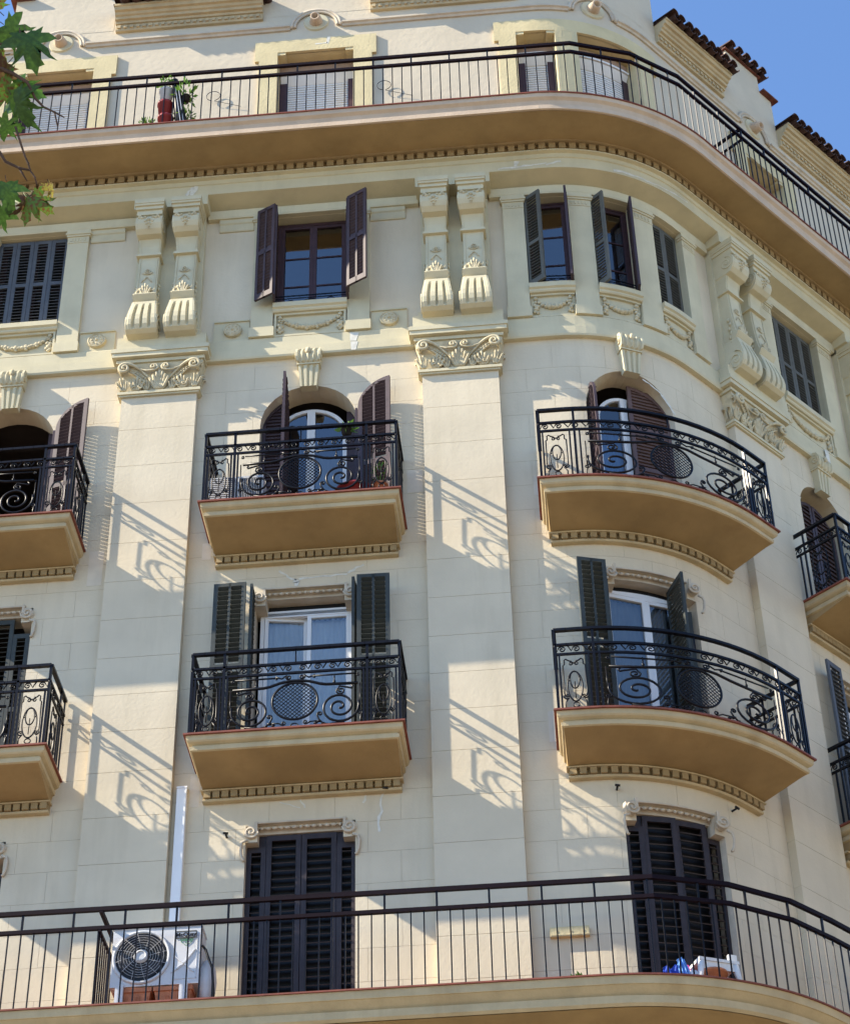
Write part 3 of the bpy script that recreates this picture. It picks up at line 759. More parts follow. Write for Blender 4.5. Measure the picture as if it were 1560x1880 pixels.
def console_parts():
    # profile rows: (z, depth, half width)
    low = [(0.0, .10, .215), (.02, .24, .22), (.06, .30, .222), (.13, .335, .222), (.22, .345, .22), (.32, .335, .213), (.42, .31, .203), (.52, .28, .192), (.60, .255, .184), (.655, .245, .180)]
    up = [(.656, .195, .165), (.70, .235, .170), (.775, .285, .174), (.79, .283, .174), (.792, .235, .160), (.95, .205, .155), (1.2, .18, .152), (1.45, .168, .152), (1.64, .165, .152)]
    top = [(1.70, .165, .155), (1.85, .18, .160), (1.98, .21, .168), (2.0, .30, .185), (2.06, .36, .19), (2.14, .395, .195), (2.22, .40, .197), (2.30, .375, .197), (2.33, .34, .197)]
    def body(rows, flutes):
        mb = MB(); nx = 41; vs = []
        for z, d, hw in rows:
            f = 1 if flutes and .06 < z < .60 else 0
            vs.append(Vector((-hw, .12, z)))
            for i in range(nx):
                t = i/(nx-1)*2-1; g_ = 0
                if flutes:
                    for c_ in (-.52, 0, .52):
                        if abs(t-c_) < .10: g_ = .055*sqrt(1-((t-c_)/.10)**2)*(1 if f else 0)
                dd = d-g_-(.0 if abs(t) < .9 else .006)
                vs.append(Vector((t*hw, -dd, z)))
            vs.append(Vector((hw, .12, z)))
        n = nx+2; fs = []
        for r in range(len(rows)-1):
            for j in range(n-1): fs.append((r*n+j, r*n+j+1, (r+1)*n+j+1, (r+1)*n+j))
        fs.append(tuple(range(n))); fs.append(tuple(range((len(rows)-1)*n, len(rows)*n)))
        mb.add(vs, fs); return mb
    A = body(low, True); Bd = body(up, False); T = body(top, False)
    band = MB(); band.box(-.185, .185, -.215, .12, 1.64, 1.665); band.box(-.175, .175, -.20, .12, 1.665, 1.70)
    capm = MB()
    for o, z0, z1, d in ((.0, 2.33, 2.36, .385), (.0, 2.36, 2.44, .37), (.018, 2.44, 2.50, .40), (.03, 2.50, 2.54, .425), (.035, 2.54, 2.625, .435)): capm.box(-.19-o, .19+o, -d, .12, z0, z1)
    # raised borders of the neck panels
    edge = MB()
    for g_ in (-1, 1):
        edge.tube([Vector((g_*.130, -.243, .78)), Vector((g_*.125, -.208, 1.0)), Vector((g_*.125, -.184, 1.25)), Vector((g_*.125, -.172, 1.62))], .007, 4)
        edge.tube([Vector((g_*.13, -.17, 1.72)), Vector((g_*.135, -.184, 1.86)), Vector((g_*.145, -.213, 1.975))], .007, 4)
    orn = MB()    # rosette, crossed leaves, acanthus spray
    orn.tube(sp3((0, 1.33), .034, .034, 1.0, 0, -.19, 1), .009, 5); orn.blob((0, -.19, 1.33), .014, .014, .014)
    orn.tube([Vector((-.08, -.195, 1.30)), Vector((-.03, -.19, 1.27)), Vector((.03, -.19, 1.27)), Vector((.08, -.195, 1.30))], .009, 5)
    orn.tube([Vector((-.075, -.205, 1.09)), Vector((-.02, -.195, 1.19)), Vector((0, -.19, 1.21)), Vector((.02, -.195, 1.19)), Vector((.075, -.205, 1.09))], .008, 5)
    leafshape(orn, 0, .79, .24, .080, -.225, .02, 5)
    orn.tube(sp3((-.085, .90), .006, .03, 1.2, 0, -.245, 1), .009, 5); orn.tube(sp3((.085, .90), .006, .03, 1.2, pi, -.245, -1), .009, 5)
    orn2 = MB()   # hanging leaf on the upper scroll
    for i, (x, z, r) in enumerate([(-.13, 2.29, .03), (-.10, 2.25, .032), (-.15, 2.26, .022), (-.06, 2.27, .022), (.13, 2.29, .03), (.10, 2.25, .032), (.15, 2.26, .022), (.06, 2.27, .022), (-.05, 2.18, .028), (.05, 2.18, .028), (0, 2.21, .035), (0, 2.15, .028), (-.03, 2.13, .02), (.03, 2.13, .02), (0, 2.09, .02), (0, 2.06, .014)]):
        orn2.blob((x, -.40+abs(2.22-z)*.12, z), r, r*.75, r*.8, None, 7, 5, .35)
    side = MB()
    for g_ in (-1, 1):
        x = g_*.222
        side.tube([Vector((x*1.0, -.19-(.15-.14*q)*sin(2*pi*2.0*q), .19+(.18-.165*q)*cos(2*pi*2.0*q))) for q in [i/40 for i in range(41)]], .012, 5)
        side.tube([Vector((g_*.197, -.25-(.13-.12*q)*sin(2*pi*1.8*q), 2.18+(.13-.12*q)*cos(2*pi*1.8*q))) for q in [i/34 for i in range(35)]], .010, 5)
        for i in range(6): side.blob((g_*.175, -.14+.02*(i % 2), .62+.09*i), .014, .028, .035, None, 6, 4, .4)
    return [('console', A, 'trim'), ('console_neck', Bd, 'trim'), ('upper_scroll', T, 'trim'), ('console_band', band, 'trim'), ('console_cap', capm, 'trim'), ('panel_edge', edge, 'trim'), ('acanthus_leaf', orn, 'orn'), ('hanging_leaf', orn2, 'orn'), ('side_volute', side, 'trim')]
CN = console_parts(); cme = {}
for a, b in PIL:
    c = (a+b)/2
    for ds_ in (-.275, .275):
        mx = frame(c+ds_, .10, 7.215+.0); root = None
        for nm, mb, mt in CN:
            if nm in cme:
                o = inst(nm, cme[nm], mx, root or B)
                if nm == 'side_volute': o['kind'] = 'stuff'
            else:
                o = mb.build(nm, mt, root or B, mx); fixn(o); cme[nm] = o.data
            if nm == 'side_volute': o['kind'] = 'stuff'
            if root is None: root = o

# ---------------------------------------------------------------- window storey trim
def upper_bay(c, hw, fl, fr, medal=True):
    # flanking small pilasters, sill, swag panel, medallion panels, tablets
    for g_ in (-1, 1):
        a, b = (c-hw-.32, c-hw) if g_ < 0 else (c+hw, c+hw+.32)
        q = MB(); q.sbox(a, b, -.01, .07, 7.44, 9.50)
        sp = q.build('small_pilaster', 'trim', B)
        q = MB(); q.sbox(a-.02, b+.02, -.01, .095, 7.24, 7.42); q.sbox(a-.01, b+.01, -.01, .08, 7.42, 7.44); q.build('pilaster_foot', 'trim', sp)
        q = MB(); q.sbox(a-.004, b+.004, -.01, .078, 9.50, 9.52); q.sbox(a-.002, b+.002, -.01, .072, 9.52, 9.63); q.sbox(a-.02, b+.02, -.01, .09, 9.63, 9.665); q.sbox(a-.035, b+.035, -.01, .105, 9.665, 9.70); q.sbox(a-.02, b+.02, -.01, .09, 9.70, 9.763)
        for i in range(5): q.sbox(a+.045+.05*i, a+.065+.05*i, .07, .082, 9.535, 9.60)
        q.build('small_capital', 'trim', sp)
    q = MB(); q.prof([(-.01, 7.70), (.085, 7.70), (.10, 7.72), (.10, 7.75), (.13, 7.77), (.13, 7.858), (-.20, 7.862), (-.20, 7.70)], c-hw+.001, c+hw-.001); fixn(q.build('window_sill', 'trim', B))
    # sunk panel with garland
    a, b = c-hw+.02, c+hw-.02
    q = MB(); q.sbox(a, b, -.01, .055, 7.24, 7.275); q.sbox(a, b, -.01, .055, 7.66, 7.698); q.sbox(a, a+.03, -.01, .055, 7.275, 7.66); q.sbox(b-.03, b, -.01, .055, 7.275, 7.66); q.sbox(a, b, -.01, .012, 7.24, 7.69)
    pan = q.build('garland_panel', 'trim', B)
    W_ = b-a; n = max(9, int(W_/.058)); t = MB()
    for i in range(n):
        f = (i+.5)/n; x = a+.10+(W_-.20)*f; sag = 4*f*(1-f); zz = 7.60-.19*sag**.8; r = .028+.022*sag
        mx = frame(x, .03, zz); t.blob((0, 0, 0), r*1.0, r*.9, r*.75, mx, 7, 5, .35)
        if i % 3 == 1: t.blob((0, 0, r*.8), r*.7, r*.6, r*.5, mx, 6, 4, .4); t.blob((.01, -.01, -r*.8), r*.6, r*.5, r*.4, mx, 6, 4, .4)
    t.build('garland', 'orn', pan)
    for x in (a+.085, b-.085):
        t = MB(); mx = frame(x, .03, 7.6)
        for dx, dz, r in ((0, .03, .035), (-.01, -.03, .026), (.015, -.07, .022), (-.02, -.12, .035), (.02, -.14, .038), (0, -.19, .045), (-.03, -.22, .03), (.03, -.23, .03), (0, -.26, .03)):
            t.blob((dx, 0, dz), r, r*.8, r, mx, 7, 5, .4)
        t.build('garland_tassel', 'orn', pan)
for c, hw in ((C0, .54), (C1, .54), (C3, .60)): upper_bay(c, hw, None, None)
for c in (C0, C1, C3):
    for g_ in (-1, 1):
        if c == C3: a, b = (c-1.06, c-.94) if g_ < 0 else (c+.94, c+1.05)
        else: a, b = (c-1.40, c-.88) if g_ < 0 else (c+.88, c+1.40)
        if c != C3:
            q = MB(); q.prof([(-.01, 9.53), (.02, 9.53), (.03, 9.55), (.03, 9.67), (.05, 9.69), (.055, 9.77), (.04, 9.775), (-.01, 9.775)], a, b); fixn(q.build('tablet', 'trim', B))
            q = MB(); q.sbox(a, b, -.01, .022, 7.24, 7.62); q.sbox(a-.0, b+.0, -.01, .045, 7.62, 7.645); q.sbox(a, b, -.01, .03, 7.24, 7.252); p = q.build('medallion_panel', 'trim', B)
            t = MB(); mx = frame((a+b)/2+(.02 if g_ < 0 else 0), .022, 7.445)
            t.disc((0, 0, 0), .135, .035, mx, 28, r2=.132); t.disc((0, -.035, 0), .112, .010, mx, 28, r2=.10); t.tube([mx @ Vector((.122*cos(2*pi*i/28), -.036, .122*sin(2*pi*i/28))) for i in range(28)], .012, 5, True)
            t.blob((0, -.05, 0), .022, .02, .022, mx)
            for k in range(8):
                an = 2*pi*k/8; t.blob((.07*cos(an), -.046, .07*sin(an)), .016, .010, .016, mx, 6, 4, .3)
            t.build('medallion', 'orn', p)
# arc bay: four small pilasters, three sills and garlands
for c, hw in AW:
    q = MB(); q.prof([(-.01, 7.70), (.085, 7.70), (.10, 7.72), (.10, 7.75), (.13, 7.77), (.13, 7.858), (-.20, 7.862), (-.20, 7.70)], c-hw+.001, c+hw-.001); fixn(q.build('window_sill', 'trim', B))
    a, b = c-hw+.01, c+hw-.01
    q = MB(); q.sbox(a, b, -.01, .05, 7.24, 7.27); q.sbox(a, b, -.01, .05, 7.66, 7.698); q.sbox(a, b, -.01, .012, 7.24, 7.69); pan = q.build('garland_panel', 'trim', B)
    t = MB(); n = 9
    for i in range(n):
        f = (i+.5)/n; x = a+.09+(b-a-.18)*f; sag = 4*f*(1-f); r = .024+.026*sag
        mx = frame(x, .03, 7.58-.15*sag**.8); t.blob((0, 0, 0), r, r*.9, r*.8, mx, 7, 5, .4); t.blob((.01, 0, r*.7), r*.6, r*.6, r*.5, mx, 6, 4, .4)
    t.build('garland', 'orn', pan)
    for x in (a+.07, b-.07):
        t = MB(); mx = frame(x, .03, 7.58)
        for dx, dz, r in ((0, .04, .035), (0, -.03, .025), (-.015, -.09, .03), (.02, -.12, .035), (0, -.17, .042), (-.02, -.22, .03), (.02, -.24, .028)): t.blob((dx, 0, dz), r, r*.8, r, mx, 7, 5, .4)
        t.build('garland_tassel', 'orn', pan)
for a, b in ((-.64, -.325), (.325, .66), (1.31, 1.665), (2.305, 2.60)):
    q = MB(); q.sbox(a, b, -.01, .07, 7.44, 9.50); sp = q.build('small_pilaster', 'trim', B)
    q = MB(); q.sbox(a-.02, b+.02, -.01, .095, 7.24, 7.42); q.sbox(a-.01, b+.01, -.01, .08, 7.42, 7.44); q.build('pilaster_foot', 'trim', sp)
    q = MB(); q.sbox(a-.004, b+.004, -.01, .078, 9.50, 9.52); q.sbox(a-.002, b+.002, -.01, .072, 9.52, 9.63); q.sbox(a-.02, b+.02, -.01, .09, 9.63, 9.665); q.sbox(a-.035, b+.035, -.01, .105, 9.665, 9.70); q.sbox(a-.02, b+.02, -.01, .09, 9.70, 9.763)
    n = 5
    for i in range(n): q.sbox(a+.05+(b-a-.12)*i/(n-1)-.008, a+.05+(b-a-.12)*i/(n-1)+.012, .07, .082, 9.535, 9.60)
    q.build('small_capital', 'trim', sp)

# ---------------------------------------------------------------- keystones
def keystone(c, k=1.0):
    mx = frame(c, 0.0, 6.20)
    b = MB(); nx = 25
    rows = [(0.0, .115, .10, 0), (.02, .118, .10, 1), (.36, .145, .12, 1), (.385, .147, .12, 0)]
    def rowsmesh(rows, fl, depth):
        mb = MB(); vs = []
        for z, hw, d, f in rows:
            vs.append(Vector((-hw, .02, z)))
            for i in range(nx):
                t = i/(nx-1)*2-1; g_ = 0
                for c_ in fl:
                    if abs(t-c_) < .15: g_ = depth*sqrt(1-((t-c_)/.15)**2)*f
                vs.append(Vector((t*hw, -d+g_, z)))
            vs.append(Vector((hw, .02, z)))
        n = nx+2; fs = [(r*n+j, r*n+j+1, (r+1)*n+j+1, (r+1)*n+j) for r in range(len(rows)-1) for j in range(n-1)]
        fs += [tuple(range(n)), tuple(range((len(rows)-1)*n, len(rows)*n))]; mb.add(vs, fs); return mb
    o = fixn(rowsmesh(rows, (-.6, 0, .6), .028).build('keystone', 'trim', B, mx))
    b = MB(); b.box(-.165, .165, -.14, .02, .386, .41); b.build('keystone_band', 'trim', o, mx)
    rows = [(.411, .15, .13, 0), (.43, .165, .175, 1), (.50, .175, .20, 1), (.57, .178, .20, 1), (.63, .18, .175, 1), (.66, .18, .16, 0), (.68, .18, .11, 0)]
    fixn(rowsmesh(rows, (-.66, -.22, .22, .66), .03).build('keystone_scroll', 'trim', o, mx))
    b = MB()
    for g_ in (-1, 1): b.tube([Vector((g_*.178, -.11-(.07-.06*q)*sin(2*pi*1.5*q), .54+(.08-.07*q)*cos(2*pi*1.5*q))) for q in [i/22 for i in range(23)]], .010, 5)
    b.blob((0, -.19, .60), .04, .03, .06, None, 8, 6, .3); b.build('keystone_leaf', 'orn', o, mx)
for c in (C0, C1, C2, C3+.04): keystone(c)

# ---------------------------------------------------------------- door hoods with corner scrolls
def hood(c, z1, k):
    h1, h2 = .66*k, .515*k
    q = MB(); q.prof([(-.34, z1-.085), (-.10, z1-.085), (-.10, z1-.03), (-.05, z1-.03), (-.05, z1-.001), (-.34, z1-.001)], c-h2+.001, c+h2-.001); o = fixn(q.build('door_hood', 'hood', B))
    t = MB(); n = int(2*h2/.075)
    for i in range(n):
        x = c-h2+.04+(2*h2-.08)*i/(n-1); rx = .034 if i % 3 else .022
        t.blob((0, 0, 0), rx, .024, .022, frame(x, -.045, z1-.035), 7, 5)
    t.build('bead_moulding', 'hood', o, kind='stuff')
    q = MB(); q.prof([(.0, z1+.0), (.022, z1+.002), (.022, z1+.022), (.0, z1+.026)], c-h2-.04, c+h2+.04); q.build('hood_edge', 'hood', o)
    for g_ in (-1, 1):
        t = MB(); x = g_*(h2+.075); mx = frame(c, 0, z1-.115)
        t.box(min(g_*(h2), g_*(h2+.035)), max(g_*(h2), g_*(h2+.035)), -.035, .0, .0, .14, mx)
        t.tube([mx @ Vector((x+g_*(-.085+.075*q)*cos(2*pi*1.6*q), -.03-.012*q, -(.085-.075*q)*sin(2*pi*1.6*q))) for q in [i/30 for i in range(31)]], .014, 5)
        t.disc((x, 0, 0), .085, .03, mx, 20)
        t.build('hood_scroll', 'hood', o)
        t = MB()      # the roll runs back under the hood
        for j in range(6): t.disc((x, .002+.055*j, 0), .078-.002*j, .050, frame(c, 0, z1-.115) @ Matrix.Translation((0, .05, 0)), 16, r2=.068)
        t.box(min(x, g_*(h1+.0)), max(x, g_*(h1+.0)), .0, .33, .0, .10, mx)
        t.box(min(g_*h2, x), max(g_*h2, x), .01, .33, .0, .10, mx)
        t.build('hood_roll', 'hood', o)
        t = MB(); xo = g_*(h1+.02)
        pts = [Vector((g_*(h1-.03), -.02, -.10)), Vector((xo+g_*.015, -.025, -.13)), Vector((xo+g_*.03, -.025, -.19)), Vector((xo+g_*.022, -.025, -.30)), Vector((xo-g_*.0, -.022, -.37)), Vector((xo-g_*.02, -.02, -.38))]
        t.tube([mx @ p for p in pts], .018, 6); t.build('hood_drop', 'hood', o)
HD = [(C0, 1), (C1, 1), (C2, 1), (C3+.02, .86)]
for c, k in HD: hood(c, HZB, k); hood(c, HZC, k)

# ---------------------------------------------------------------- shutters
SLATS = MB()
def shutter(w_, h, mt, mx, hfun=None, cols=1, mids=(.5,), pitch=.065, stuff=True, st=.055, label=None, back=False, name='shutter', tilt=.55, th=.018):
    hf = hfun or (lambda x: h)
    b = MB(); n = 10 if hfun else 1
    def post(x0, x1, z0, zf=hf):
        k = n if hfun else 1
        for i in range(k):
            a, c_ = x0+(x1-x0)*i/k, x0+(x1-x0)*(i+1)/k; za, zc = zf(a), zf(c_)
            vs = [Vector(v) for v in ((a, -th, z0), (a, th, z0), (c_, th, z0), (c_, -th, z0), (a, -th, za), (a, th, za), (c_, th, zc), (c_, -th, zc))]
            b.add([mx @ v for v in vs], [(0, 3, 2, 1), (4, 5, 6, 7), (0, 1, 5, 4), (1, 2, 6, 5), (2, 3, 7, 6), (3, 0, 4, 7)])
    post(0, st, 0); post(w_-st, w_, 0)
    iw = (w_-2*st-(cols-1)*.03)/cols
    for c_ in range(1, cols): post(st+iw*c_+.03*(c_-1), st+iw*c_+.03*c_, 0)
    b.box(st, w_-st, -th, th, 0, .10, mx)
    if hfun:     # curved head rail
        xs = [st+(w_-2*st)*i/10 for i in range(11)]
        for a, c_ in zip(xs[:-1], xs[1:]):
            za, zc = hf(a), hf(c_)
            vs = [Vector(v) for v in ((a, -th, za-.06), (a, th, za-.06), (c_, th, zc-.06), (c_, -th, zc-.06), (a, -th, za), (a, th, za), (c_, th, zc), (c_, -th, zc))]
            b.add([mx @ v for v in vs], [(0, 3, 2, 1), (4, 5, 6, 7), (0, 1, 5, 4), (1, 2, 6, 5), (2, 3, 7, 6), (3, 0, 4, 7)])
    else: b.box(st, w_-st, -th, th, h-.07, h, mx)
    for q in mids: b.box(st, w_-st, -th, th, h*q-.035, h*q+.035, mx)
    if back: b.box(st, w_-st, .003, .009, .05, h-.03, mx)
    sh = b.build(name, mt, B, label=label)
    me = None
    for c_ in range(cols):
        x0 = st+c_*(iw+.03)+.002; x1 = x0+iw-.004; z = .10+pitch*.6
        while z < max(hf(x0), hf(x1))-.055:
            if all(abs(z-h*q) > .035+pitch*.3 for q in mids):
                a0, a1 = x0, x1
                if hfun:
                    while hf(a0)-.05 < z and a0 < a1: a0 += .01
                    while hf(a1)-.05 < z and a1 > a0: a1 -= .01
                if a1-a0 > .03:
                    sm = Matrix.Translation((0, 0, z)) @ Matrix.Rotation(tilt, 4, 'X')
                    if stuff: slat_for(mt).box(a0, a1, -.028*pitch/.065, .028*pitch/.065, -.004, .004, mx @ sm)
                    else:
                        if me is None:
                            t = MB(); t.box(0, a1-a0, -.034, .034, -.006, .006); me = t.build('slat', mt, sh, mx @ Matrix.Translation((a0, 0, 0)) @ sm).data
                        else: inst('slat', me, mx @ Matrix.Translation((a0, 0, 0)) @ sm, sh)
            z += pitch
    return sh
SL = {}
def slat_for(mt):
    if mt not in SL: SL[mt] = MB()
    return SL[mt]
def leafm(s, d, z, rot):     # hinge on the facade, rot turns the leaf out (0 = along +s)
    return frame(s, d, z, rot)
# closed door shutters of the lowest row: narrow outer leaves, taller middle pair
for c, k, nm in ((C1, 1, 'closed dark brown door shutter behind the long railing'), (C2, 1, None), (C3+.02, .86, None)):
    xs = [(-.66*k, -.425*k, HZC-.25-ZL-.02), (-.42*k, -.004, HZC-.12-ZL), (.004, .42*k, HZC-.12-ZL), (.425*k, .66*k, HZC-.25-ZL-.02)]
    for a, b, h in xs:
        shutter(b-a, h, 'dbrown', frame(c+a, -.13, ZL+.02), pitch=.108, stuff=(c > 3), st=.062 if b-a > .3 else .06, mids=(), label=nm, tilt=.5)
    q = MB(); q.sbox(c-.655*k, c-.42*k, -.30, -.14, HZC-.25, HZC-.02); q.build('door_head', 'dbrown', B); q = MB(); q.sbox(c+.42*k, c+.655*k, -.30, -.14, HZC-.25, HZC-.02); q.build('door_head', 'dbrown', B); q = MB(); q.sbox(c-.419*k, c+.419*k, -.30, -.14, HZC-.13, HZC-.088); q.build('door_head', 'dbrown', B)
    q = MB(); q.sbox(c-.60*k, c+.60*k, -.22, -.20, ZL, HZC-.1); q.build('inner_door', 'black', B)
shutter(.26, 2.3, 'dbrown', frame(C0+.37, -.13, ZL+.02), pitch=.108, mids=())
# middle row
def bifold_flat(c, side, k=1, mt='green', z=0.0, h=2.62, d=.27, w1=.30, w2=.42, lab=None):
    hx = c+side*.66*k
    if side < 0:
        shutter(w1-.02, h, mt, frame(hx-.01, .0, z+.02, -pi/2*.97), mids=(.5,), pitch=.075)
        shutter(w2, h, mt, frame(hx-.06-w2, d+.03, z+.02, -.02), mids=(.5,), pitch=.075, cols=2, back=False, label=lab, tilt=-.6)
    else:
        shutter(w1-.02, h, mt, frame(hx+.01, .0, z+.02, -pi/2*1.03), mids=(.5,), pitch=.075)
        shutter(w2, h, mt, frame(hx+.05, d+.03, z+.02, .02), mids=(.5,), pitch=.075, cols=2, label=lab, tilt=-.6)
bifold_flat(C1, -1, lab='dark green shutter folded back left of the curtained door')
bifold_flat(C1, 1, lab='dark green shutter folded back right of the curtained door')
mx = frame(C2-.63, .06, .02, 0); 
shutter(.38, 2.62, 'green', frame(.03, .36, .02, .28), mids=(.5,), pitch=.075, cols=2, tilt=-.6, label='dark green shutter standing open left of the bay door')
shutter(.28, 2.62, 'green', frame(.40, .02, .02, -2.2), mids=(.5,), pitch=.075)
for a, b, h in ((-.62, -.40, 2.36), (-.395, 0, 2.6), (.004, .395, 2.6), (.40, .62, 2.36)): shutter(b-a, h, 'green', frame(C0+a, -.13, .02), mids=(.5,), pitch=.075)
shutter(.34, 2.62, 'bluegrey', frame(C3-.92, .22, .02, .05), mids=(.5,), pitch=.075, label='blue grey shutter folded back beside the far right door')
shutter(.27, 2.62, 'bluegrey', frame(C3-.53, .0, .02, -2.3), mids=(.5,), pitch=.075)
# upper row: arched brown leaves
def mirror(r, hz): return lambda x: hz+sqrt(max(0, r*r-min(max(x, 0), r)**2))
def arched(r, hz):     # leaf height over its width; hinge side low, meeting side tall
    return lambda x: hz+sqrt(max(0, r*r-(r-min(max(x, 0), r))**2))
HA = 6.285-.675*1.02-3.6-.02
for c, lab in ((C0, 'arched brown shutter swung open beside the dark doorway at the left edge'), (C1, 'arched brown shutter swung open right of the arched door')):
    shutter(.47, HA+.6, 'brown', frame(c+.70, .06, 3.62, -.26), hfun=lambda x: HA+.16+.44*sqrt(max(0, 1-((.47-min(max(x, 0), .47))/.47)**2)), cols=2, mids=(.42,), pitch=.062, label=lab, tilt=-.6, st=.062)
    shutter(.20, 2.15, 'brown', frame(c+.668, -.16, 3.62, -pi/2*1.0), mids=(), pitch=.062, back=True, st=.04)
    shutter(.30, HA+.5, 'brown', frame(c-.665, -.17, 3.62), hfun=lambda x: (5.597-3.62)+sqrt(max(0, .675**2-(.665-x)**2))-.012, cols=1, mids=(.42,), pitch=.062, back=True, st=.045)
shutter(.64, HA+.6, 'brown', frame(-3.82, -.24, 3.62, -pi/2*.965), hfun=arched(.64, HA), cols=2, mids=(.42,), pitch=.085, label='arched brown shutter standing out edge on left of the arched door')
shutter(.56, HA+.5, 'brown', frame(.43, -.22, 3.62, -pi/2*1.02), hfun=mirror(.56, HA-.15), cols=2, mids=(.42,), pitch=.085, label='arched brown shutter seen edge on at the bay door')
# closed right half of the bay door, and closed far right door
def mirror(r, hz): return lambda x: hz+sqrt(max(0, r*r-min(max(x, 0), r)**2))
shutter(.62, HA+.6, 'brown_lit', frame(C2+.03, -.20, 3.62), hfun=mirror(.62, HA-.02), cols=1, mids=(.42, .70), pitch=.06, back=True, label='closed right half of the arched brown bay shutters')
shutter(.50, HA+.4, 'brown', frame(C3+.03, -.20, 3.62), hfun=mirror(.50, HA+.02), cols=1, mids=(.42,), pitch=.085, back=True)
shutter(.50, HA+.4, 'brown', frame(C3-.49, -.20, 3.62), hfun=arched(.50, HA+.02), cols=1, mids=(.42,), pitch=.085, back=True)
# window storey
def two_pts(a, b, z, h, mt, **kw):
    A, Bp = P(a[0], a[1], 0), P(b[0], b[1], 0); dv = Bp-A
    mx = Matrix.Translation((A.x, A.y, z+Z0)) @ Matrix.Rotation(atan2(dv.y, dv.x), 4, 'Z')
    return shutter(dv.length, h, mt, mx, **kw)
two_pts((1.37, -.20), (1.29, .28), .02, 2.62, 'green', mids=(.5,), pitch=.075, label='dark green shutter seen edge on in the bay door')
two_pts((1.38, -.20), (1.63, -.06), .02, 2.30, 'green', mids=(.5,), pitch=.075)
two_pts((-4.03, .0), (-4.00, .29), 7.87, 1.88, 'brown', pitch=.065)
two_pts((-4.29, .17), (-4.01, .31), 7.87, 1.88, 'brown', pitch=.065, back=True, cols=2, mids=(.5,), label='purplish brown folding shutter left of the panelled window', tilt=-.6, st=.045)
two_pts((-2.955, .0), (-2.93, .32), 7.87, 1.88, 'brown', pitch=.065)
two_pts((-2.925, .33), (-2.63, .49), 7.87, 1.88, 'brown', pitch=.065, back=True, cols=2, mids=(.5,), label='purplish brown folding shutter right of the panelled window', tilt=-.6, st=.045)
for i in range(4): shutter(.262, 1.86, 'bluegrey', frame(C0-.535+.268*i, -.06-.0*(i % 2), 7.87), mids=(.5,), pitch=.062, label=None)
for i in range(4): shutter(.292, 1.86, 'grey', frame(C3-.592+.297*i, -.08, 7.87), mids=(.5,), pitch=.062)
two_pts((-.32, .02), (-.08, .20), 7.87, 1.86, 'grey', pitch=.06, mids=(.45,), label='grey green louvred shutter half open in the first bay window')
two_pts((.315, .0), (.27, .26), 7.87, 1.86, 'brown', pitch=.06)
two_pts((.665, -.02), (.80, .22), 7.87, 1.86, 'grey', pitch=.06, mids=(.45,), label='grey green louvred shutter half open in the second bay window')
two_pts((1.305, -.02), (1.20, .24), 7.87, 1.86, 'brown', pitch=.06)
for i in range(2): shutter(.31, 1.86, 'grey', frame(1.985-.315+.318*i, -.07, 7.87, .04), mids=(.5,), pitch=.060)

# ---------------------------------------------------------------- windows and doors
def casement(c, w_, z0, z1, d, mt, bars=(), cur=None, label=None, leaf_rot=0.0, nm='window', leaves=2, fr=.05):
    mx = frame(c, d, z0); h = z1-z0; hw = w_/2
    b = MB(); b.box(-hw, -hw+fr, -.03, .03, 0, h, mx); b.box(hw-fr, hw, -.03, .03, 0, h, mx); b.box(-hw+fr, hw-fr, -.03, .03, h-fr, h, mx); b.box(-hw+fr, hw-fr, -.03, .03, 0, .04, mx)
    o = b.build(nm, mt, B, label=label)
    ih = hw-fr
    for g_ in ((-1, 1) if leaves == 2 else (1,)):
        lw = ih if leaves == 2 else 2*ih
        hx = g_*ih; rot = leaf_rot if g_ < 0 else 0
        lm = mx @ Matrix.Translation((hx, -.0, .042)) @ Matrix.Rotation(rot, 4, 'Z') @ (Matrix.Identity(4) if g_ < 0 else Matrix.Rotation(pi, 4, 'Z'))
        t = MB(); lh = h-fr-.046; st = .052
        y0, y1 = -.028, .024
        t.box(.002, st, y0, y1, 0, lh, lm); t.box(lw-st-.001, lw-.001, y0, y1, 0, lh, lm); t.box(st, lw-st, y0, y1, lh-st, lh, lm); t.box(st, lw-st, y0, y1, 0, .10, lm)
        for q in bars: t.box(st, lw-st, -.012, .012, lh*q-.011, lh*q+.011, lm)
        t.build('casement', mt, o)
        cuts = [0]+[lh*q for q in bars]+[lh]
        for a_, b_ in zip(cuts[:-1], cuts[1:]):
            t = MB(); za, zb2 = max(a_, .09)+.004, min(b_, lh-st+.004)-.004; t.add([lm @ Vector(v) for v in ((st-.004, 0, za), (lw-st+.004, 0, za), (lw-st+.004, 0, zb2), (st-.004, 0, zb2))], [(0, 1, 2, 3) if g_ < 0 else (3, 2, 1, 0)]); t.build('pane', 'glass', o)
    if cur:
        t = MB(); n = 60; vs = []
        for i in range(n+1):
            x = -ih+2*ih*i/n; y = .09+.012*sin(i*1.7)+.008*sin(i*.63)
            vs += [mx @ Vector((x, y, .03)), mx @ Vector((x, y, h-.07))]
        t.add(vs, [(2*i, 2*i+1, 2*i+3, 2*i+2) for i in range(n)], True); t.build('curtain', cur, o)
    return o
casement(C1, 1.06, 7.87, 9.74, -.16, 'wood', (.29, .62), None, 'dark wooden casement window with blue reflections')
for c, w_ in ((0.0, .62), (.985, .62), (1.985, .60)): casement(c, w_, 7.87, 9.74, -.14, 'wood', (.29, .62), leaves=1, fr=.035)
for c, w_ in ((C0, 1.06), (C3, 1.16)): casement(c, w_, 7.87, 9.74, -.2, 'wood', (.5,))
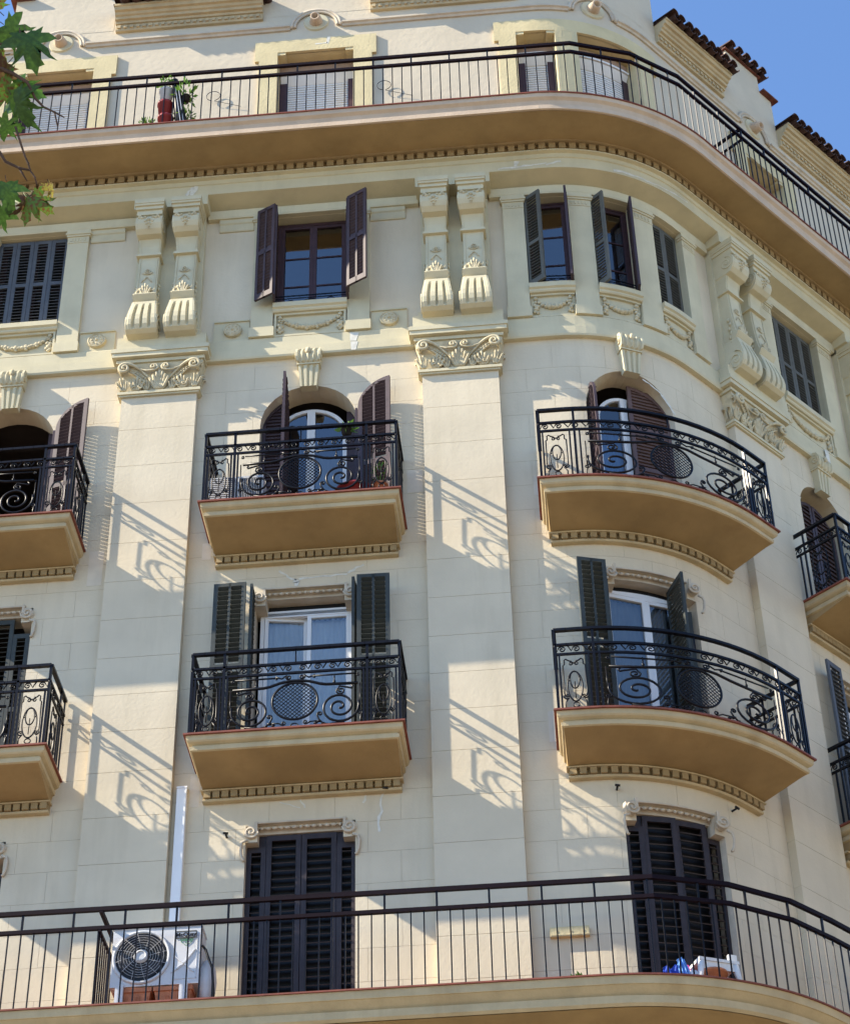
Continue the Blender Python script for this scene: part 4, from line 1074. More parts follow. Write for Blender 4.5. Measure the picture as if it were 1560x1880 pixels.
# low iron guards on the sills
def guard(c, hw):
    t = MB(); F = lambda x, z: P(c+x, .03, 7.86+z)
    t.tube([F(-hw, .20), F(0, .20), F(hw, .20)], .010, 4); t.tube([F(-hw, .15), F(0, .15), F(hw, .15)], .007, 4)
    n = max(1, int(hw/.22))
    for g_ in (-1, 1):
        for cx in ([.28*hw/.5, .75*hw/.5*.75] if hw > .4 else [.5*hw]):
            t.tube([F(g_*cx+a, b) for a, b in spiral((0, .07), .012, .065, 1.4, 0, 18, g_)], .008, 4)
        t.tube([F(0, .13), F(g_*.08, .10), F(g_*.16, .02)], .008, 4)
    t.build('window_guard', 'iron', B)
guard(C1, .53)
for c in (0.0, .985): guard(c, .31)
# doors, middle row: white frames with curtains
casement(C1, 1.22, .0, 2.52, -.27, 'white', (), 'curtain', 'white double door with pale curtains behind glass', .16, 'glazed_door')
casement(C2, 1.22, .0, 2.52, -.27, 'white', (), 'curtaindk', 'white double door half covered by a green shutter', 0, 'glazed_door')
casement(C3+.02, .98, .0, 2.50, -.27, 'white', (), 'curtaindk', None, 0, 'glazed_door')
for c, k in HD[:4]:
    if c == C0: continue
    q = MB(); q.sbox(c-.60*k, c+.60*k, -.30, -.27, 2.52, 2.64); q.build('blind_box', 'black', B)
q = MB(); q.sbox(C1-.58, C1+.58, -.30, -.24, 2.45, 2.55); q.build('door_head', 'white', B); q = MB(); q.sbox(C2-.58, C2+.58, -.30, -.24, 2.45, 2.55); q.build('door_head', 'white', B)
# arched glazed doors, upper row
def arched_door(c, hw, zt, both, mt='white'):
    z0 = 3.6; sp = zt-hw; d = -.30
    def arc(r, n=20, z=sp, sq=.92): return [(c+r*cos(pi-pi*i/n), z+r*sq*sin(pi*i/n)) for i in range(n+1)]
    b = MB(); pts = [(c-hw, z0)]+arc(hw)+[(c+hw, z0)]; pin = [(c-hw+.055, z0)]+arc(hw-.055)+[(c+hw-.055, z0)]
    for (a, b_), (a2, b2) in zip(zip(pts[:-1], pts[1:]), zip(pin[:-1], pin[1:])):
        b.add([P(a[0], d+.03, a[1]), P(b_[0], d+.03, b_[1]), P(b2[0], d+.03, b2[1]), P(a2[0], d+.03, a2[1])], [(0, 1, 2, 3)])
        b.add([P(a2[0], d+.03, a2[1]), P(b2[0], d+.03, b2[1]), P(b2[0], d-.03, b2[1]), P(a2[0], d-.03, a2[1])], [(0, 1, 2, 3)])
        b.add([P(a[0], d+.03, a[1]), P(b_[0], d+.03, b_[1]), P(b_[0], d-.03, b_[1]), P(a[0], d-.03, a[1])], [(0, 1, 2, 3)])
    o = b.build('arched_door_frame', mt, B)
    t = MB(); t.sbox(c-.055, c+.055, d-.02, d+.045, z0, sp+hw*.9-.02); t.sbox(c-.004, c+.004, d+.045, d+.05, z0, sp+hw*.9-.04); t.sbox(c-hw+.05, c+hw-.05, d-.02, d+.02, z0, z0+.12); t.build('door_stile', mt, o)
    for g_ in (-1, 1):
        vs = []; n = 10; r = hw-.05
        for i in range(n+1):
            x = .05+(r-.05)*i/n; z = sp+.92*sqrt(max(0, r*r-x*x)); vs += [P(c+g_*x, d, z0+.1), P(c+g_*x, d, z)]
        t = MB(); t.add(vs, [(2*i, 2*i+1, 2*i+3, 2*i+2) if g_ < 0 else (2*i, 2*i+2, 2*i+3, 2*i+1) for i in range(n)]); t.build('pane', 'glass', o)
    return o
arched_door(C1, .50, 6.12, True); arched_door(C2-.02, .46, 6.05, True)
for c, hw_ in ((C1, .50), (C2-.02, .46), (C0, .5)):      # wooden jamb linings between frame and reveal
    q = MB(); q.sbox(c-.67, c-hw_, -.34, -.28, 3.6, 6.0); q.sbox(c+hw_, c+.67, -.34, -.28, 3.6, 6.0); q.build('door_jamb', 'brown', B)
q = MB(); vs = []; n = 30
for i in range(n+1): x = -.42+.84*i/n; vs += [P(C1+x, -.42+.015*sin(i*1.3), 3.65), P(C1+x, -.42+.015*sin(i*1.3), 5.3)]
q.add(vs[30:], [(2*i, 2*i+1, 2*i+3, 2*i+2) for i in range((len(vs)-30)//2-1)], True); q.build('curtain', 'curtaindk', B)
q = MB(); vs = []
for i in range(n+1): x = -.42+.46*i/n; vs += [P(C2+x, -.42+.012*sin(i*1.5), 3.65), P(C2+x, -.42+.012*sin(i*1.5), 5.45)]
q.add(vs, [(2*i, 2*i+1, 2*i+3, 2*i+2) for i in range(n)], True); q.build('curtain', 'lblue', B)

# ---------------------------------------------------------------- attic windows
def surround(c, hw, zt, a=None, b=None, inner=None):
    a = c-hw-.30 if a is None else a; b = c+hw+.30 if b is None else b
    o = MB(); o.sbox(a, b, -.01, .05, zt-.0, zt+.29); o.sbox(a-.07, a, -.01, .05, zt-.18, zt+.29); o.sbox(b, b+.07, -.01, .05, zt-.18, zt+.29)
    o.sbox(a, c-hw, -.01, .05, ZTOP, zt-.0005); o.sbox(c+hw, b, -.01, .05, ZTOP, zt-.0005)
    o.sbox(c-hw, c-hw+.13, -.30, .04, zt-.06, zt-.001); o.sbox(c+hw-.13, c+hw, -.30, .04, zt-.06, zt-.001)
    return o.build('window_surround', 'trim2', B)
def attic_fill(c, hw, zt):
    q = MB(); q.sbox(c-hw, c+hw, -.33, -.22, zt-.26, zt-.07); q.build('window_head', 'lintel', B)
    q = MB(); q.sbox(c-hw+.02, c+hw-.02, -.22, -.18, zt-.29, zt-.25); q.sbox(c-hw+.02, c+hw-.02, -.24, -.225, zt-.16, zt-.145); q.build('blind_rail', 'white', B)
    q = MB(); q.prof([(-.30, zt-.47), (-.285, zt-.47), (-.20, zt-.31), (-.24, zt-.31)], c-hw+.02, c+hw-.02); q.build('blind_box', 'blind', B)
    q = MB(); q.sbox(c-hw, c-hw+.12, -.33, -.25, ZTOP, zt-.43); q.sbox(c+hw-.12, c+hw, -.33, -.25, ZTOP, zt-.43); q.build('window_jamb', 'wood', B)
    t = slat_for('blind'); z = ZTOP+.02
    b = MB(); b.sbox(c-hw+.11, c+hw-.11, -.31, -.30, ZTOP, zt-.46); b.build('roller_blind', 'blind', B)
    while z < zt-.50:
        t.sbox(c-hw+.115, c+hw-.115, -.30, -.285, z, z+.036); z += .055
for c in (C0, C1): surround(c, .615, 13.62); attic_fill(c, .615, 13.62)
surround(.05, .31, 13.64, -.54, .40); 
o = MB(); o.sbox(.40, .72, -.01, .05, 13.64, 13.93); o.sbox(.62, .72, -.01, .05, ZTOP, 13.639); o.sbox(.40, .62, -.01, .049, ZTOP, 13.639); o.sbox(.72, 2.2, -.01, .05, 13.64, 13.93); o.sbox(1.84, 2.12, -.01, .05, ZTOP, 13.639); o.sbox(2.2, 2.27, -.01, .05, 13.46, 13.93); o.build('window_surround', 'trim2', B)
attic_fill(.05, .31, 13.64); attic_fill(1.28, .56, 13.64); surround(5.07, .5, 13.4); attic_fill(5.07, .5, 13.4)

# attic string moulding rising round the water spouts
PORT = [(C0, 14.36), (C1, 14.36), (1.05, 14.36), (4.97, 14.36)]
edges = [SMIN]
for c, z in PORT: edges += [c-.43, c+.43]
edges.append(SMAX)
for a, b in zip(edges[::2], edges[1::2]):
    q = MB(); q.prof([(-.01, 14.20), (.03, 14.20), (.045, 14.235), (.075, 14.25), (.075, 14.29), (-.01, 14.31)], a, b); fixn(q.build('attic_moulding', 'hood', B))
for c, z in PORT:
    t = MB()
    for r, rr in ((.40, .034), (.35, .024)):
        pts = [P(c-r-.05 if r == .40 else c-r, .02, 14.25)]+[P(c+r*cos(pi-pi*i/20), .025, 14.27+r*.95*sin(pi*i/20)) for i in range(21)]+[P(c+r+.05 if r == .40 else c+r, .02, 14.25)]
        t.tube(pts, rr, 6)
    o = t.build('spout_arch', 'hood', B)
    t = MB(); mx = frame(c, .0, z); t.disc((0, 0, 0), .21, .03, mx, 24, r2=.195)
    t.build('spout_disc', 'trim', o)
    t = MB(); n = 16; tl = mx @ Matrix.Rotation(.25, 4, 'X')
    vs = []
    for r, y in ((.115, -.02), (.095, -.11), (.075, -.20), (.055, -.20), (.05, -.08)):
        for j in range(n): vs.append(tl @ Vector((r*cos(2*pi*j/n), y, r*sin(2*pi*j/n))))
    fs = [(i*n+j, (i+1)*n+j, (i+1)*n+(j+1) % n, i*n+(j+1) % n) for i in range(4) for j in range(n)]+[tuple(range(4*n, 5*n))]
    t.add(vs, fs, True); fixn(t.build('water_spout', 'mouldpink', o))

# roofline: cornices with barrel tiles, stepped gable piers
q = MB(); n = 9; vs = []; r_o, r_i = .085, .070
for y, rs in ((-.30, 1.0), (.30, .82)):
    for r in (r_o, r_i):
        for i in range(n): an = pi*i/(n-1); vs.append(Vector((r*rs*cos(an), y, r*rs*sin(an))))
fs = []
for i in range(n-1): fs += [(i, i+1, 2*n+i+1, 2*n+i), (n+i, n+i+1, 3*n+i+1, 3*n+i), (i, i+1, n+i+1, n+i), (2*n+i, 2*n+i+1, 3*n+i+1, 3*n+i)]
q.add(vs, fs, False); t0 = q.build('roof_tile', 'roof', B, frame(0, 0, 14)); TILE = t0.data; bpy.data.objects.remove(t0)
def tiles(a, b, d, z, pitch=.195, dz=.10):
    s_ = a+pitch/2
    q = MB(); q.sbox(a, b, d-.62, d-.13, z-.014, z-.003); q.build('tile_bed', 'roof', B)
    while s_ < b-.02:
        inst('roof_tile', TILE, frame(s_+random.uniform(-.008, .008), d-.28, z+.07+random.uniform(-.006, .006)) @ Matrix.Rotation(dz+random.uniform(-.03, .03), 4, 'X') @ Matrix.Rotation(random.uniform(-.04, .04), 4, 'Z'), B)
        inst('roof_tile', TILE, frame(s_+pitch/2, d-.31, z+.075) @ Matrix.Rotation(dz, 4, 'X') @ Matrix.Rotation(pi, 4, 'Y'), B)
        s_ += pitch
def cornice(a, b):
    q = MB(); q.prof([(-.01, 14.52), (.05, 14.52), (.06, 14.54), (.06, 14.66), (.09, 14.665), (.10, 14.71), (.14, 14.72), (.15, 14.77), (.18, 14.785), (.20, 14.83), (.24, 14.84), (.26, 14.90), (.28, 14.905), (.28, 14.95), (-.01, 14.95)], a, b)
    fixn(q.build('roof_cornice', 'mould', B))
    s_ = a+.06
    while s_ < b-.04: inst('dentil', CDM, frame(s_, .058, 14.565), B); s_ += .105
    tiles(a-.02, b+.02, .40, 14.965)
q = MB(); q.box(-.028, .028, -.028, 0, 0, .065); t0 = q.build('dentil', 'mould', B, frame(0, 0, 14)); CDM = t0.data; bpy.data.objects.remove(t0)
for a, b in ((-6.83, -4.38), (-2.60, -.18), (2.44, 4.18), (5.74, 7.9)): cornice(a, b)
def pier(c, hw, hs, zt, zs):
    q = MB(); pts = [(c-hs, 14.9), (c-hs, zs)]
    pts += [(c-hw-.02, zs), (c-hw, zs+.06), (c-hw, zt), (c+hw, zt), (c+hw, zs+.06), (c+hw+.02, zs), (c+hs, zs), (c+hs, 14.9)]
    ss = srange(c-hs, c+hs, .14, [c-hw, c+hw])
    for a, b in zip(ss[:-1], ss[1:]):
        z1 = zt if abs((a+b)/2-c) < hw else zs
        q.add([P(a, .003, 14.6), P(b, .003, 14.6), P(b, .003, z1), P(a, .003, z1), P(a, -.42, 14.6), P(b, -.42, 14.6), P(b, -.42, z1), P(a, -.42, z1)], [(0, 1, 2, 3), (7, 6, 5, 4), (3, 2, 6, 7)])
    for s_, z0, z1 in ((c-hs, 14.6, zs), (c-hw, zs, zt), (c+hw, zs, zt), (c+hs, 14.6, zs)): q.add([P(s_, .003, z0), P(s_, -.42, z0), P(s_, -.42, z1), P(s_, .003, z1)], [(0, 1, 2, 3)])
    o = q.build('gable_pier', 'wall_hi', B)
    q = MB(); q.sbox(c-hw-.05, c+hw+.05, -.48, .05, zt+.001, zt+.022); q.sbox(c-hs-.10, c-hw-.002, -.48, .10, zs+.001, zs+.035); q.sbox(c+hw+.002, c+hs+.10, -.48, .10, zs+.001, zs+.035); q.build('coping', 'rooflight', B)
    tiles(c-hw-.06, c+hw+.06, .14, zt+.045, .215)
pier(C0, .55, .86, 16.4, 15.6); pier(C1, .55, .89, 16.4, 15.6); pier(1.13, .9, 1.30, 16.7, 16.1); pier(4.97, .45, .77, 16.12, 15.72)
q = MB(); q.add([(SMIN, .0, 14.9+Z0), (0, .0, 14.9+Z0)]+[tuple(P(x, -.02, 14.9)) for x in (.6, 1.2, 1.8, AE, SMAX)]+[(1.0, 12, 14.9+Z0), (SMIN, 12, 14.9+Z0)], [tuple(range(9))]); q.build('flat_roof', 'rooflight', B)

q = MB(); e_ = P(SMAX, -.02, 0); cs = [(SMIN, .01), (SMIN, 12), (1.0, 12), (e_.x, e_.y)]
for (x0, y0), (x1, y1) in zip(cs[:-1], cs[1:]): q.add([(x0, y0, 0), (x1, y1, 0), (x1, y1, 14.9+Z0), (x0, y0, 14.9+Z0)], [(0, 1, 2, 3)])
q.build('rear_wall', 'wall', B)

# ---------------------------------------------------------------- plaster repairs, hooks, small fixings (parts of the facade)
def ribbon(pts, w_, d, nm='filler_patch'):
    mb = MB(); k = len(pts); vs = []
    for i, (s_, z) in enumerate(pts):
        a, b = pts[max(0, i-1)], pts[min(k-1, i+1)]; dx, dz = b[0]-a[0], b[1]-a[1]; L = math.hypot(dx, dz) or 1; ww = w_*(.6+.8*random.random())
        nx, nz = -dz/L*ww, dx/L*ww; vs += [P(s_+nx, d, z+nz), P(s_-nx, d, z-nz)]
    mb.add(vs, [(2*i, 2*i+1, 2*i+3, 2*i+2) for i in range(k-1)]); return mb.build(nm, 'filler', B)
def wob(a, b, n=9, am=.02):
    return [(a[0]+(b[0]-a[0])*i/n+random.uniform(-am, am), a[1]+(b[1]-a[1])*i/n+random.uniform(-am, am)) for i in range(n+1)]
ribbon(wob((-3.85, 3.02), (-3.62, 2.86), 5), .012, .004); ribbon(wob((-3.62, 2.86), (-3.60, 2.78), 3), .03, .004); ribbon(wob((-3.58, 2.87), (-2.95, 2.90), 9, .012), .014, .004); ribbon(wob((-2.95, 2.90), (-2.72, 3.05), 5), .014, .004)
ribbon(wob((-5.30, 10.06), (-5.22, 10.24), 5, .012), .030, .346); ribbon(wob((-5.38, 10.06), (-5.26, 10.24), 5, .015), .022, .347)
ribbon(wob((-.66, 10.08), (.05, 10.13), 9, .012), .016, .345); ribbon(wob((-.40, 10.12), (-.38, 10.22), 3, .006), .03, .346); ribbon(wob((.05, 10.09), (.24, 10.17), 4, .008), .016, .345)
ribbon(wob((.95, 10.10), (1.45, 10.09), 7, .012), .018, .345); ribbon(wob((1.45, 10.09), (2.2, 10.16), 8, .01), .012, .345)
ribbon([(-2.86, 6.84), (-2.85, 7.0)], .05, .088); ribbon([(-2.87, 7.04), (-2.85, 7.2)], .055, .063)
ribbon(wob((-3.75, -.50), (-3.5, -.62), 4), .010, .004); ribbon(wob((-3.5, -.46), (-3.46, -.62), 3), .010, .004); ribbon(wob((-2.5, -.45), (-2.55, -1.0), 6), .014, .004); ribbon(wob((-2.72, -.42), (-2.74, -.60), 3), .014, .004)
ribbon(wob((-3.3, 13.74), (-3.28, 13.92), 3, .004), .02, .052); ribbon(wob((-3.5, 13.76), (-3.3, 13.77), 3, .004), .015, .052)
ribbon(wob((1.50, 6.05), (1.72, 5.75), 7, .012), .016, .004); ribbon(wob((1.22, 6.22), (1.50, 6.05), 6, .012), .012, .004)
ribbon([(5.38, 6.84), (5.37, 7.0), (5.36, 7.2)], .05, .088)
for a, b, c, d in ((-4.92, 4.30, -4.74, 4.72), (-4.88, 3.30, -4.76, 3.58), (-.45, 4.0, -.32, 4.35), (-.46, .1, -.34, .55), (-6.40, 3.0, -6.20, 3.58), (-2.14, 4.2, -1.93, 4.6), (-4.86, -.5, -4.74, -.05), (4.02, 4.4, 4.1, 5.1)):
    q = MB(); q.sbox(a, c, 0, .0025, b, d); q.build('repair_patch', 'patch', B)
for s_, z in ((.30, -.62), (-2.46, -.46), (1.86, -.62), (-4.38, -.95)):
    t = MB(); t.tube([P(s_, 0, z), P(s_, .09, z+.005)], .014, 6); t.tube([P(s_-.03, .09, z+.012), P(s_+.03, .09, z+.002)], .016, 6); t.build('iron_stub', 'black', B)
for s_, z in ((-5.12, 12.67), (-2.39, 12.59)):
    t = MB(); t.tube([P(s_+.11*cos(a), .05, z+.11*sin(a)) for a in [(-.42+1.84*i/24)*pi for i in range(25)]], .006, 5); t.tube([P(s_+.02, .05, z-.12), P(s_+.45, .03, z-.28)], .004, 4); t.build('wire_loop', 'black', B)

# joined slats of the louvred leaves whose slats are too small to pick apart
for mt, mb in SL.items():
    if mb.v: mb.build('slat', mt, B, kind='stuff')

# ---------------------------------------------------------------- unseen block added across the side street so its wall throws warm light back
OB = bpy.data.objects.new('added_bounce_building', None); COL.objects.link(OB); OB['label'] = 'unseen plain cream block with rows of windows, added to throw warm light across the side street'; OB['category'] = 'building'
TN, NN = Vector((cos(PHI), sin(PHI), 0)), Vector((sin(PHI), -cos(PHI), 0))
o0 = Vector((2.0, 1.0, 0))+NN*19
mo = Matrix.Translation(o0) @ Matrix.Rotation(PHI, 4, 'Z')       # local x along the side street, -y away from us
b = MB(); b.box(-4, 30, -12, 0, 0, 21, mo); b.build('wall', 'bounce_block', OB)
b = MB(); b.box(-4.3, 30.3, -12.3, .35, 21, 21.4, mo); b.build('roof_cornice', 'bounce_block', OB)
for r_ in range(6):
    for c_ in range(11):
        x = -2.2+3.0*c_; z = 1.2+3.3*r_
        b = MB(); b.box(x-.55, x+.55, .0, .05, z, z+2.1, mo); wf = b.build('window', 'white', OB)
        b = MB(); b.box(x-.46, x+.46, .05, .06, z+.09, z+2.0, mo); b.build('pane', 'black', wf)

# ================================================================ loose things
def mesh_child(mb, nm, mt, root, mx=None):
    o = mb.build(nm, mt, None)
    if mx: o.matrix_world = mx
    bpy.context.view_layer.update(); mw = o.matrix_world.copy(); o.parent = root; o.matrix_parent_inverse = root.matrix_world.inverted(); o.matrix_world = mw
    return o
# --- outdoor unit on the long balcony
f0 = frame(-5.02, .42, ZL)
ac = empty('air_conditioner', f0.translation, 'white outdoor air conditioner with round fan standing on the lowest balcony', 'air conditioner')
b = MB(); b.box(-.50, .50, -.17, .17, .36, 1.07, f0); mesh_child(b, 'casing', 'acwhite', ac)
b = MB(); b.box(-.51, .51, -.18, .18, 1.071, 1.10, f0); mesh_child(b, 'top_cover', 'acwhite', ac)
b = MB()     # embossed cross panel, frame lines
for a_, b_, c_, d_ in ((.20, .47, .42, .425), (.20, .47, .98, .985), (.20, .205, .42, .98), (.465, .47, .42, .98)): b.box(a_, b_, -.176, -.168, c_, d_, f0)
b.tube([f0 @ Vector((.19, -.178, .50)), f0 @ Vector((.32, -.178, .60)), f0 @ Vector((.45, -.178, .78))], .008, 4); b.tube([f0 @ Vector((.22, -.178, .70)), f0 @ Vector((.33, -.178, .60)), f0 @ Vector((.44, -.178, .50))], .008, 4)
mesh_child(b, 'front_panel', 'acwhite', ac)
b = MB(); cx, cz = -.16, .715
b.tube([f0 @ Vector((cx+.315*cos(2*pi*i/40), -.175, cz+.315*sin(2*pi*i/40))) for i in range(40)], .022, 6, True); mesh_child(b, 'fan_ring', 'acwhite', ac)
b = MB(); b.disc((cx, -.168, cz), .295, .006, f0, 36); mesh_child(b, 'fan_recess', 'black', ac)
b = MB()
for k in range(3):
    an = 2*pi*k/3+.5; vs = []
    for i in range(9):
        a2 = an+i*.13
        for r, y in ((.07, -.180+.006*i/8), (.27, -.178-.012*i/8)): vs.append(f0 @ Vector((cx+r*cos(a2+(.25 if r > .1 else 0)), y, cz+r*sin(a2+(.25 if r > .1 else 0)))))
    b.add(vs, [(2*i, 2*i+1, 2*i+3, 2*i+2) for i in range(8)])
mesh_child(b, 'fan_blade', 'acdark', ac)
b = MB()
for k in range(12): an = 2*pi*k/12; b.tube([f0 @ Vector((cx+.08*cos(an), -.20, cz+.08*sin(an))), f0 @ Vector((cx+.21*cos(an+.15), -.205, cz+.21*sin(an+.15))), f0 @ Vector((cx+.30*cos(an+.2), -.19, cz+.30*sin(an+.2)))], .0028, 4)
for r in (.11, .14, .17, .20, .23, .26): b.tube([f0 @ Vector((cx+r*cos(2*pi*i/30), -.203, cz+r*sin(2*pi*i/30))) for i in range(30)], .0024, 4, True)
mesh_child(b, 'fan_grille', 'grille', ac)
b = MB(); b.disc((cx, -.195, cz), .085, .018, f0, 24, r2=.075); b.tube([f0 @ Vector((cx+.06*cos(2*pi*i/20), -.214, cz+.06*sin(2*pi*i/20))) for i in range(20)], .010, 5, True); mesh_child(b, 'fan_hub', 'acwhite', ac)
b = MB()
for x in (-.42, .30):
    b.box(x, x+.09, -.235, -.19, .0, .355, f0)
mesh_child(b, 'foot', 'acwhite', ac)
b = MB(); b.blob((0, 0, 0), .11, .14, .30, f0 @ Matrix.Translation((.56, .04, .45))); mesh_child(b, 'side_cover', 'acwhite', ac)
b = MB(); b.tube([f0 @ Vector(v) for v in ((.515, -.10, .85), (.56, -.14, .78), (.60, -.14, .66), (.64, -.12, .56), (.66, -.10, .30), (.66, -.05, .02))], .016, 6); mesh_child(b, 'cable', 'black', ac)
# its maker's plate: black box with white-keyed lettering, green shield under it
def text(s_, size, mx, mt, root, nm='lettering', bold=0.0):
    cu = bpy.data.curves.new(nm, 'FONT'); cu.body = s_; cu.size = size; cu.align_x = 'CENTER'; cu.align_y = 'CENTER'; cu.offset = bold; cu.extrude = .001
    tmp = bpy.data.objects.new(nm, cu); COL.objects.link(tmp); dg = bpy.context.evaluated_depsgraph_get()
    me = bpy.data.meshes.new_from_object(tmp.evaluated_get(dg)); bpy.data.objects.remove(tmp)
    me.materials.clear(); me.materials.append(M[mt]); o = bpy.data.objects.new(nm, me); COL.objects.link(o); o.matrix_world = mx
    bpy.context.view_layer.update(); o.parent = root; o.matrix_parent_inverse = root.matrix_world.inverted(); o.matrix_world = mx
    return o
flat = Matrix.Rotation(pi/2, 4, 'X')
b = MB()
for a_, b_, c_, d_ in ((.215, .455, .925, .931), (.215, .455, 1.005, 1.011), (.215, .221, .931, 1.005), (.449, .455, .931, 1.005)): b.box(a_, b_, -.180, -.172, c_, d_, f0)
mesh_child(b, 'name_plate', 'logo_k', ac)
text('McQuay', .068, f0 @ Matrix.Translation((.335, -.176, .966)) @ flat, 'logo_k', ac, bold=.0016)
b = MB(); sh = [(.27, .915), (.42, .915), (.405, .875), (.345, .825), (.285, .875)]
for p, q_ in zip(sh, sh[1:]+sh[:1]): b.tube([f0 @ Vector((p[0], -.174, p[1])), f0 @ Vector((q_[0], -.174, q_[1]))], .003, 4)
mesh_child(b, 'green_shield', 'logo_g', ac)
text('INVERTER', .026, f0 @ Matrix.Translation((.345, -.175, .893)) @ flat, 'logo_g', ac, bold=.0008); text('AC', .024, f0 @ Matrix.Translation((.345, -.175, .862)) @ flat, 'logo_g', ac, bold=.0006)
# --- pipe duct
b = MB(); b.sbox(-5.005, -4.885, .0, .075, -2.46, -.262); o = b.build('pipe_duct', 'white', None, label='tall white plastic duct on the wall above the air conditioner'); o['category'] = 'duct'
q = MB(); q.sbox(-5.01, -4.88, .0, .079, -.26, -.235); c_ = q.build('end_cap', 'white', None); c_.parent = o
q = MB(); q.sbox(-5.0, -4.89, .0755, .079, -2.44, -.30); c_ = q.build('duct_lid', 'white', None); c_.parent = o
# --- planters under the unit
for x, lab in ((-.24, 'terracotta window box under the left half of the white air conditioner'), (.22, 'terracotta window box under the right half of the white air conditioner')):
    f1 = f0 @ Matrix.Translation((x, -.06, 0)); r_ = empty('window_box', f1.translation, lab, 'planter', 'terracotta boxes under the air conditioner')
    b = MB(); vs = [Vector(v) for v in ((-.16, -.08, .0), (.16, -.08, .0), (.16, .08, .0), (-.16, .08, .0), (-.21, -.11, .30), (.21, -.11, .30), (.21, .11, .30), (-.21, .11, .30))]
    b.add([f1 @ v for v in vs], [(0, 3, 2, 1), (0, 1, 5, 4), (1, 2, 6, 5), (2, 3, 7, 6), (3, 0, 4, 7), (4, 5, 6, 7)]); mesh_child(b, 'box_body', 'terra', r_)
    b = MB(); b.box(-.22, .22, -.125, .12, .285, .335, f1); mesh_child(b, 'rim', 'terra', r_)
    b = MB()
    for a_ in (-.13, .0, .13): b.tube([f1 @ Vector((a_-.05, -.112, .24)), f1 @ Vector((a_-.035, -.100, .10)), f1 @ Vector((a_+.035, -.100, .10)), f1 @ Vector((a_+.05, -.112, .24))], .006, 4)
    mesh_child(b, 'relief', 'terra', r_)
# --- unit behind the upper iron railing
f1 = frame(-4.36, .42, 3.6); r_ = empty('louvred_air_conditioner', f1.translation, 'pale louvred air conditioner behind the upper left corner of the iron railing', 'air conditioner')
b = MB(); b.box(-.36, .36, -.15, .15, .08, .62, f1); mesh_child(b, 'casing', 'acwhite', r_)
b = MB(); b.box(-.34, -.02, -.156, -.151, .10, .60, f1); b.box(.04, .34, -.156, -.151, .12, .58, f1); mesh_child(b, 'grille_recess', 'acdark', r_)
b = MB()
for i in range(14): b.box(-.34, -.02, -.172, -.157, .115+.034*i, .127+.034*i, f1)
for i in range(12): b.box(.06+.022*i, .066+.022*i, -.170, -.157, .14, .56, f1)
mesh_child(b, 'louvre', 'acwhite', r_)
b = MB()
for x in (-.28, .22): b.box(x, x+.07, -.16, .16, 0, .079, f1)
mesh_child(b, 'foot', 'black', r_)

# --- foliage helper
def foliage(mb, c, r, n, size, up=.3, flat_=.8):
    for i in range(n):
        v = Vector((random.gauss(0, 1), random.gauss(0, 1), random.gauss(0, 1))); v = v.normalized()*r*random.random()**.4; v.z *= flat_
        p = c+v; d = (v.normalized()+Vector((random.uniform(-.6, .6), random.uniform(-.6, .6), up))).normalized(); sdv = d.orthogonal().normalized(); sdv.rotate(Matrix.Rotation(random.uniform(0, 6.28), 3, d))
        L = size*random.uniform(.6, 1.3); w_ = L*.22
        mb.add([p, p+d*L*.5+sdv*w_, p+d*L, p+d*L*.5-sdv*w_], [(0, 1, 2, 3)])
def pot(name, f, r0, r1, h, mt, lab, cat, plant=None, group=None):
    r_ = empty(name, f.translation, lab, cat, group); n = 18; b = MB(); vs = []
    for r, z in ((0.001, .0), (r0, .0), (r1, h*.86), (r1*1.08, h*.87), (r1*1.08, h), (r1*.95, h), (r1*.9, h*.8), (.001, h*.8)):
        for j in range(n): vs.append(f @ Vector((r*cos(2*pi*j/n), r*sin(2*pi*j/n), z)))
    b.add(vs, [(i*n+j, (i+1)*n+j, (i+1)*n+(j+1) % n, i*n+(j+1) % n) for i in range(7) for j in range(n)], True); fixn(mesh_child(b, 'pot', mt, r_))
    if plant:
        rad, num, size, zz, fl = plant; b = MB()
        st = MB()
        for k in range(7): a_ = random.uniform(0, 6.28); st.tube([f @ Vector((0, 0, h*.8)), f @ Vector((rad*.5*cos(a_), rad*.5*sin(a_), zz*.7)), f @ Vector((rad*.8*cos(a_), rad*.8*sin(a_), zz))], .004, 4)
        mesh_child(st, 'stem', 'plant', r_)
        foliage(b, f @ Vector((0, 0, zz)), rad, num, size, .4, fl); mesh_child(b, 'leaves', 'plant', r_)
    return r_
# top balcony cluster near the railing
pot('flower_pot', frame(-5.64, .93, ZTOP), .08, .115, .34, 'redpl', 'large red plastic pot behind the top railing, lowest of its stack', 'pot')
pot('flower_pot', frame(-5.66, .93, ZTOP+.345), .09, .115, .31, 'redpl', 'glossy red plastic pot in the middle of the stack on the top balcony', 'pot')
pot('bucket', frame(-5.66, .93, ZTOP+.66), .08, .105, .30, 'acwhite', 'white bucket on top of the red pots, green plant sprouting over the rail', 'bucket', (.15, 170, .065, .46, 1.0))
pot('grassy_plant', frame(-5.36, .88, ZTOP), .08, .11, .14, 'black', 'bushy light green plant right of the red pots on the top balcony', 'plant', (.15, 260, .065, .34, 1.3))
pot('grassy_plant', frame(-5.92, .90, ZTOP), .07, .10, .10, 'terra', 'small yellowish green plant left of the red pots on the top balcony', 'plant', (.13, 200, .06, .20, 1.1))
f1 = frame(-5.47, .96, ZTOP); r_ = empty('folded_parasol', f1.translation, 'dark folded parasol leaning against the top railing beside the pots', 'parasol')
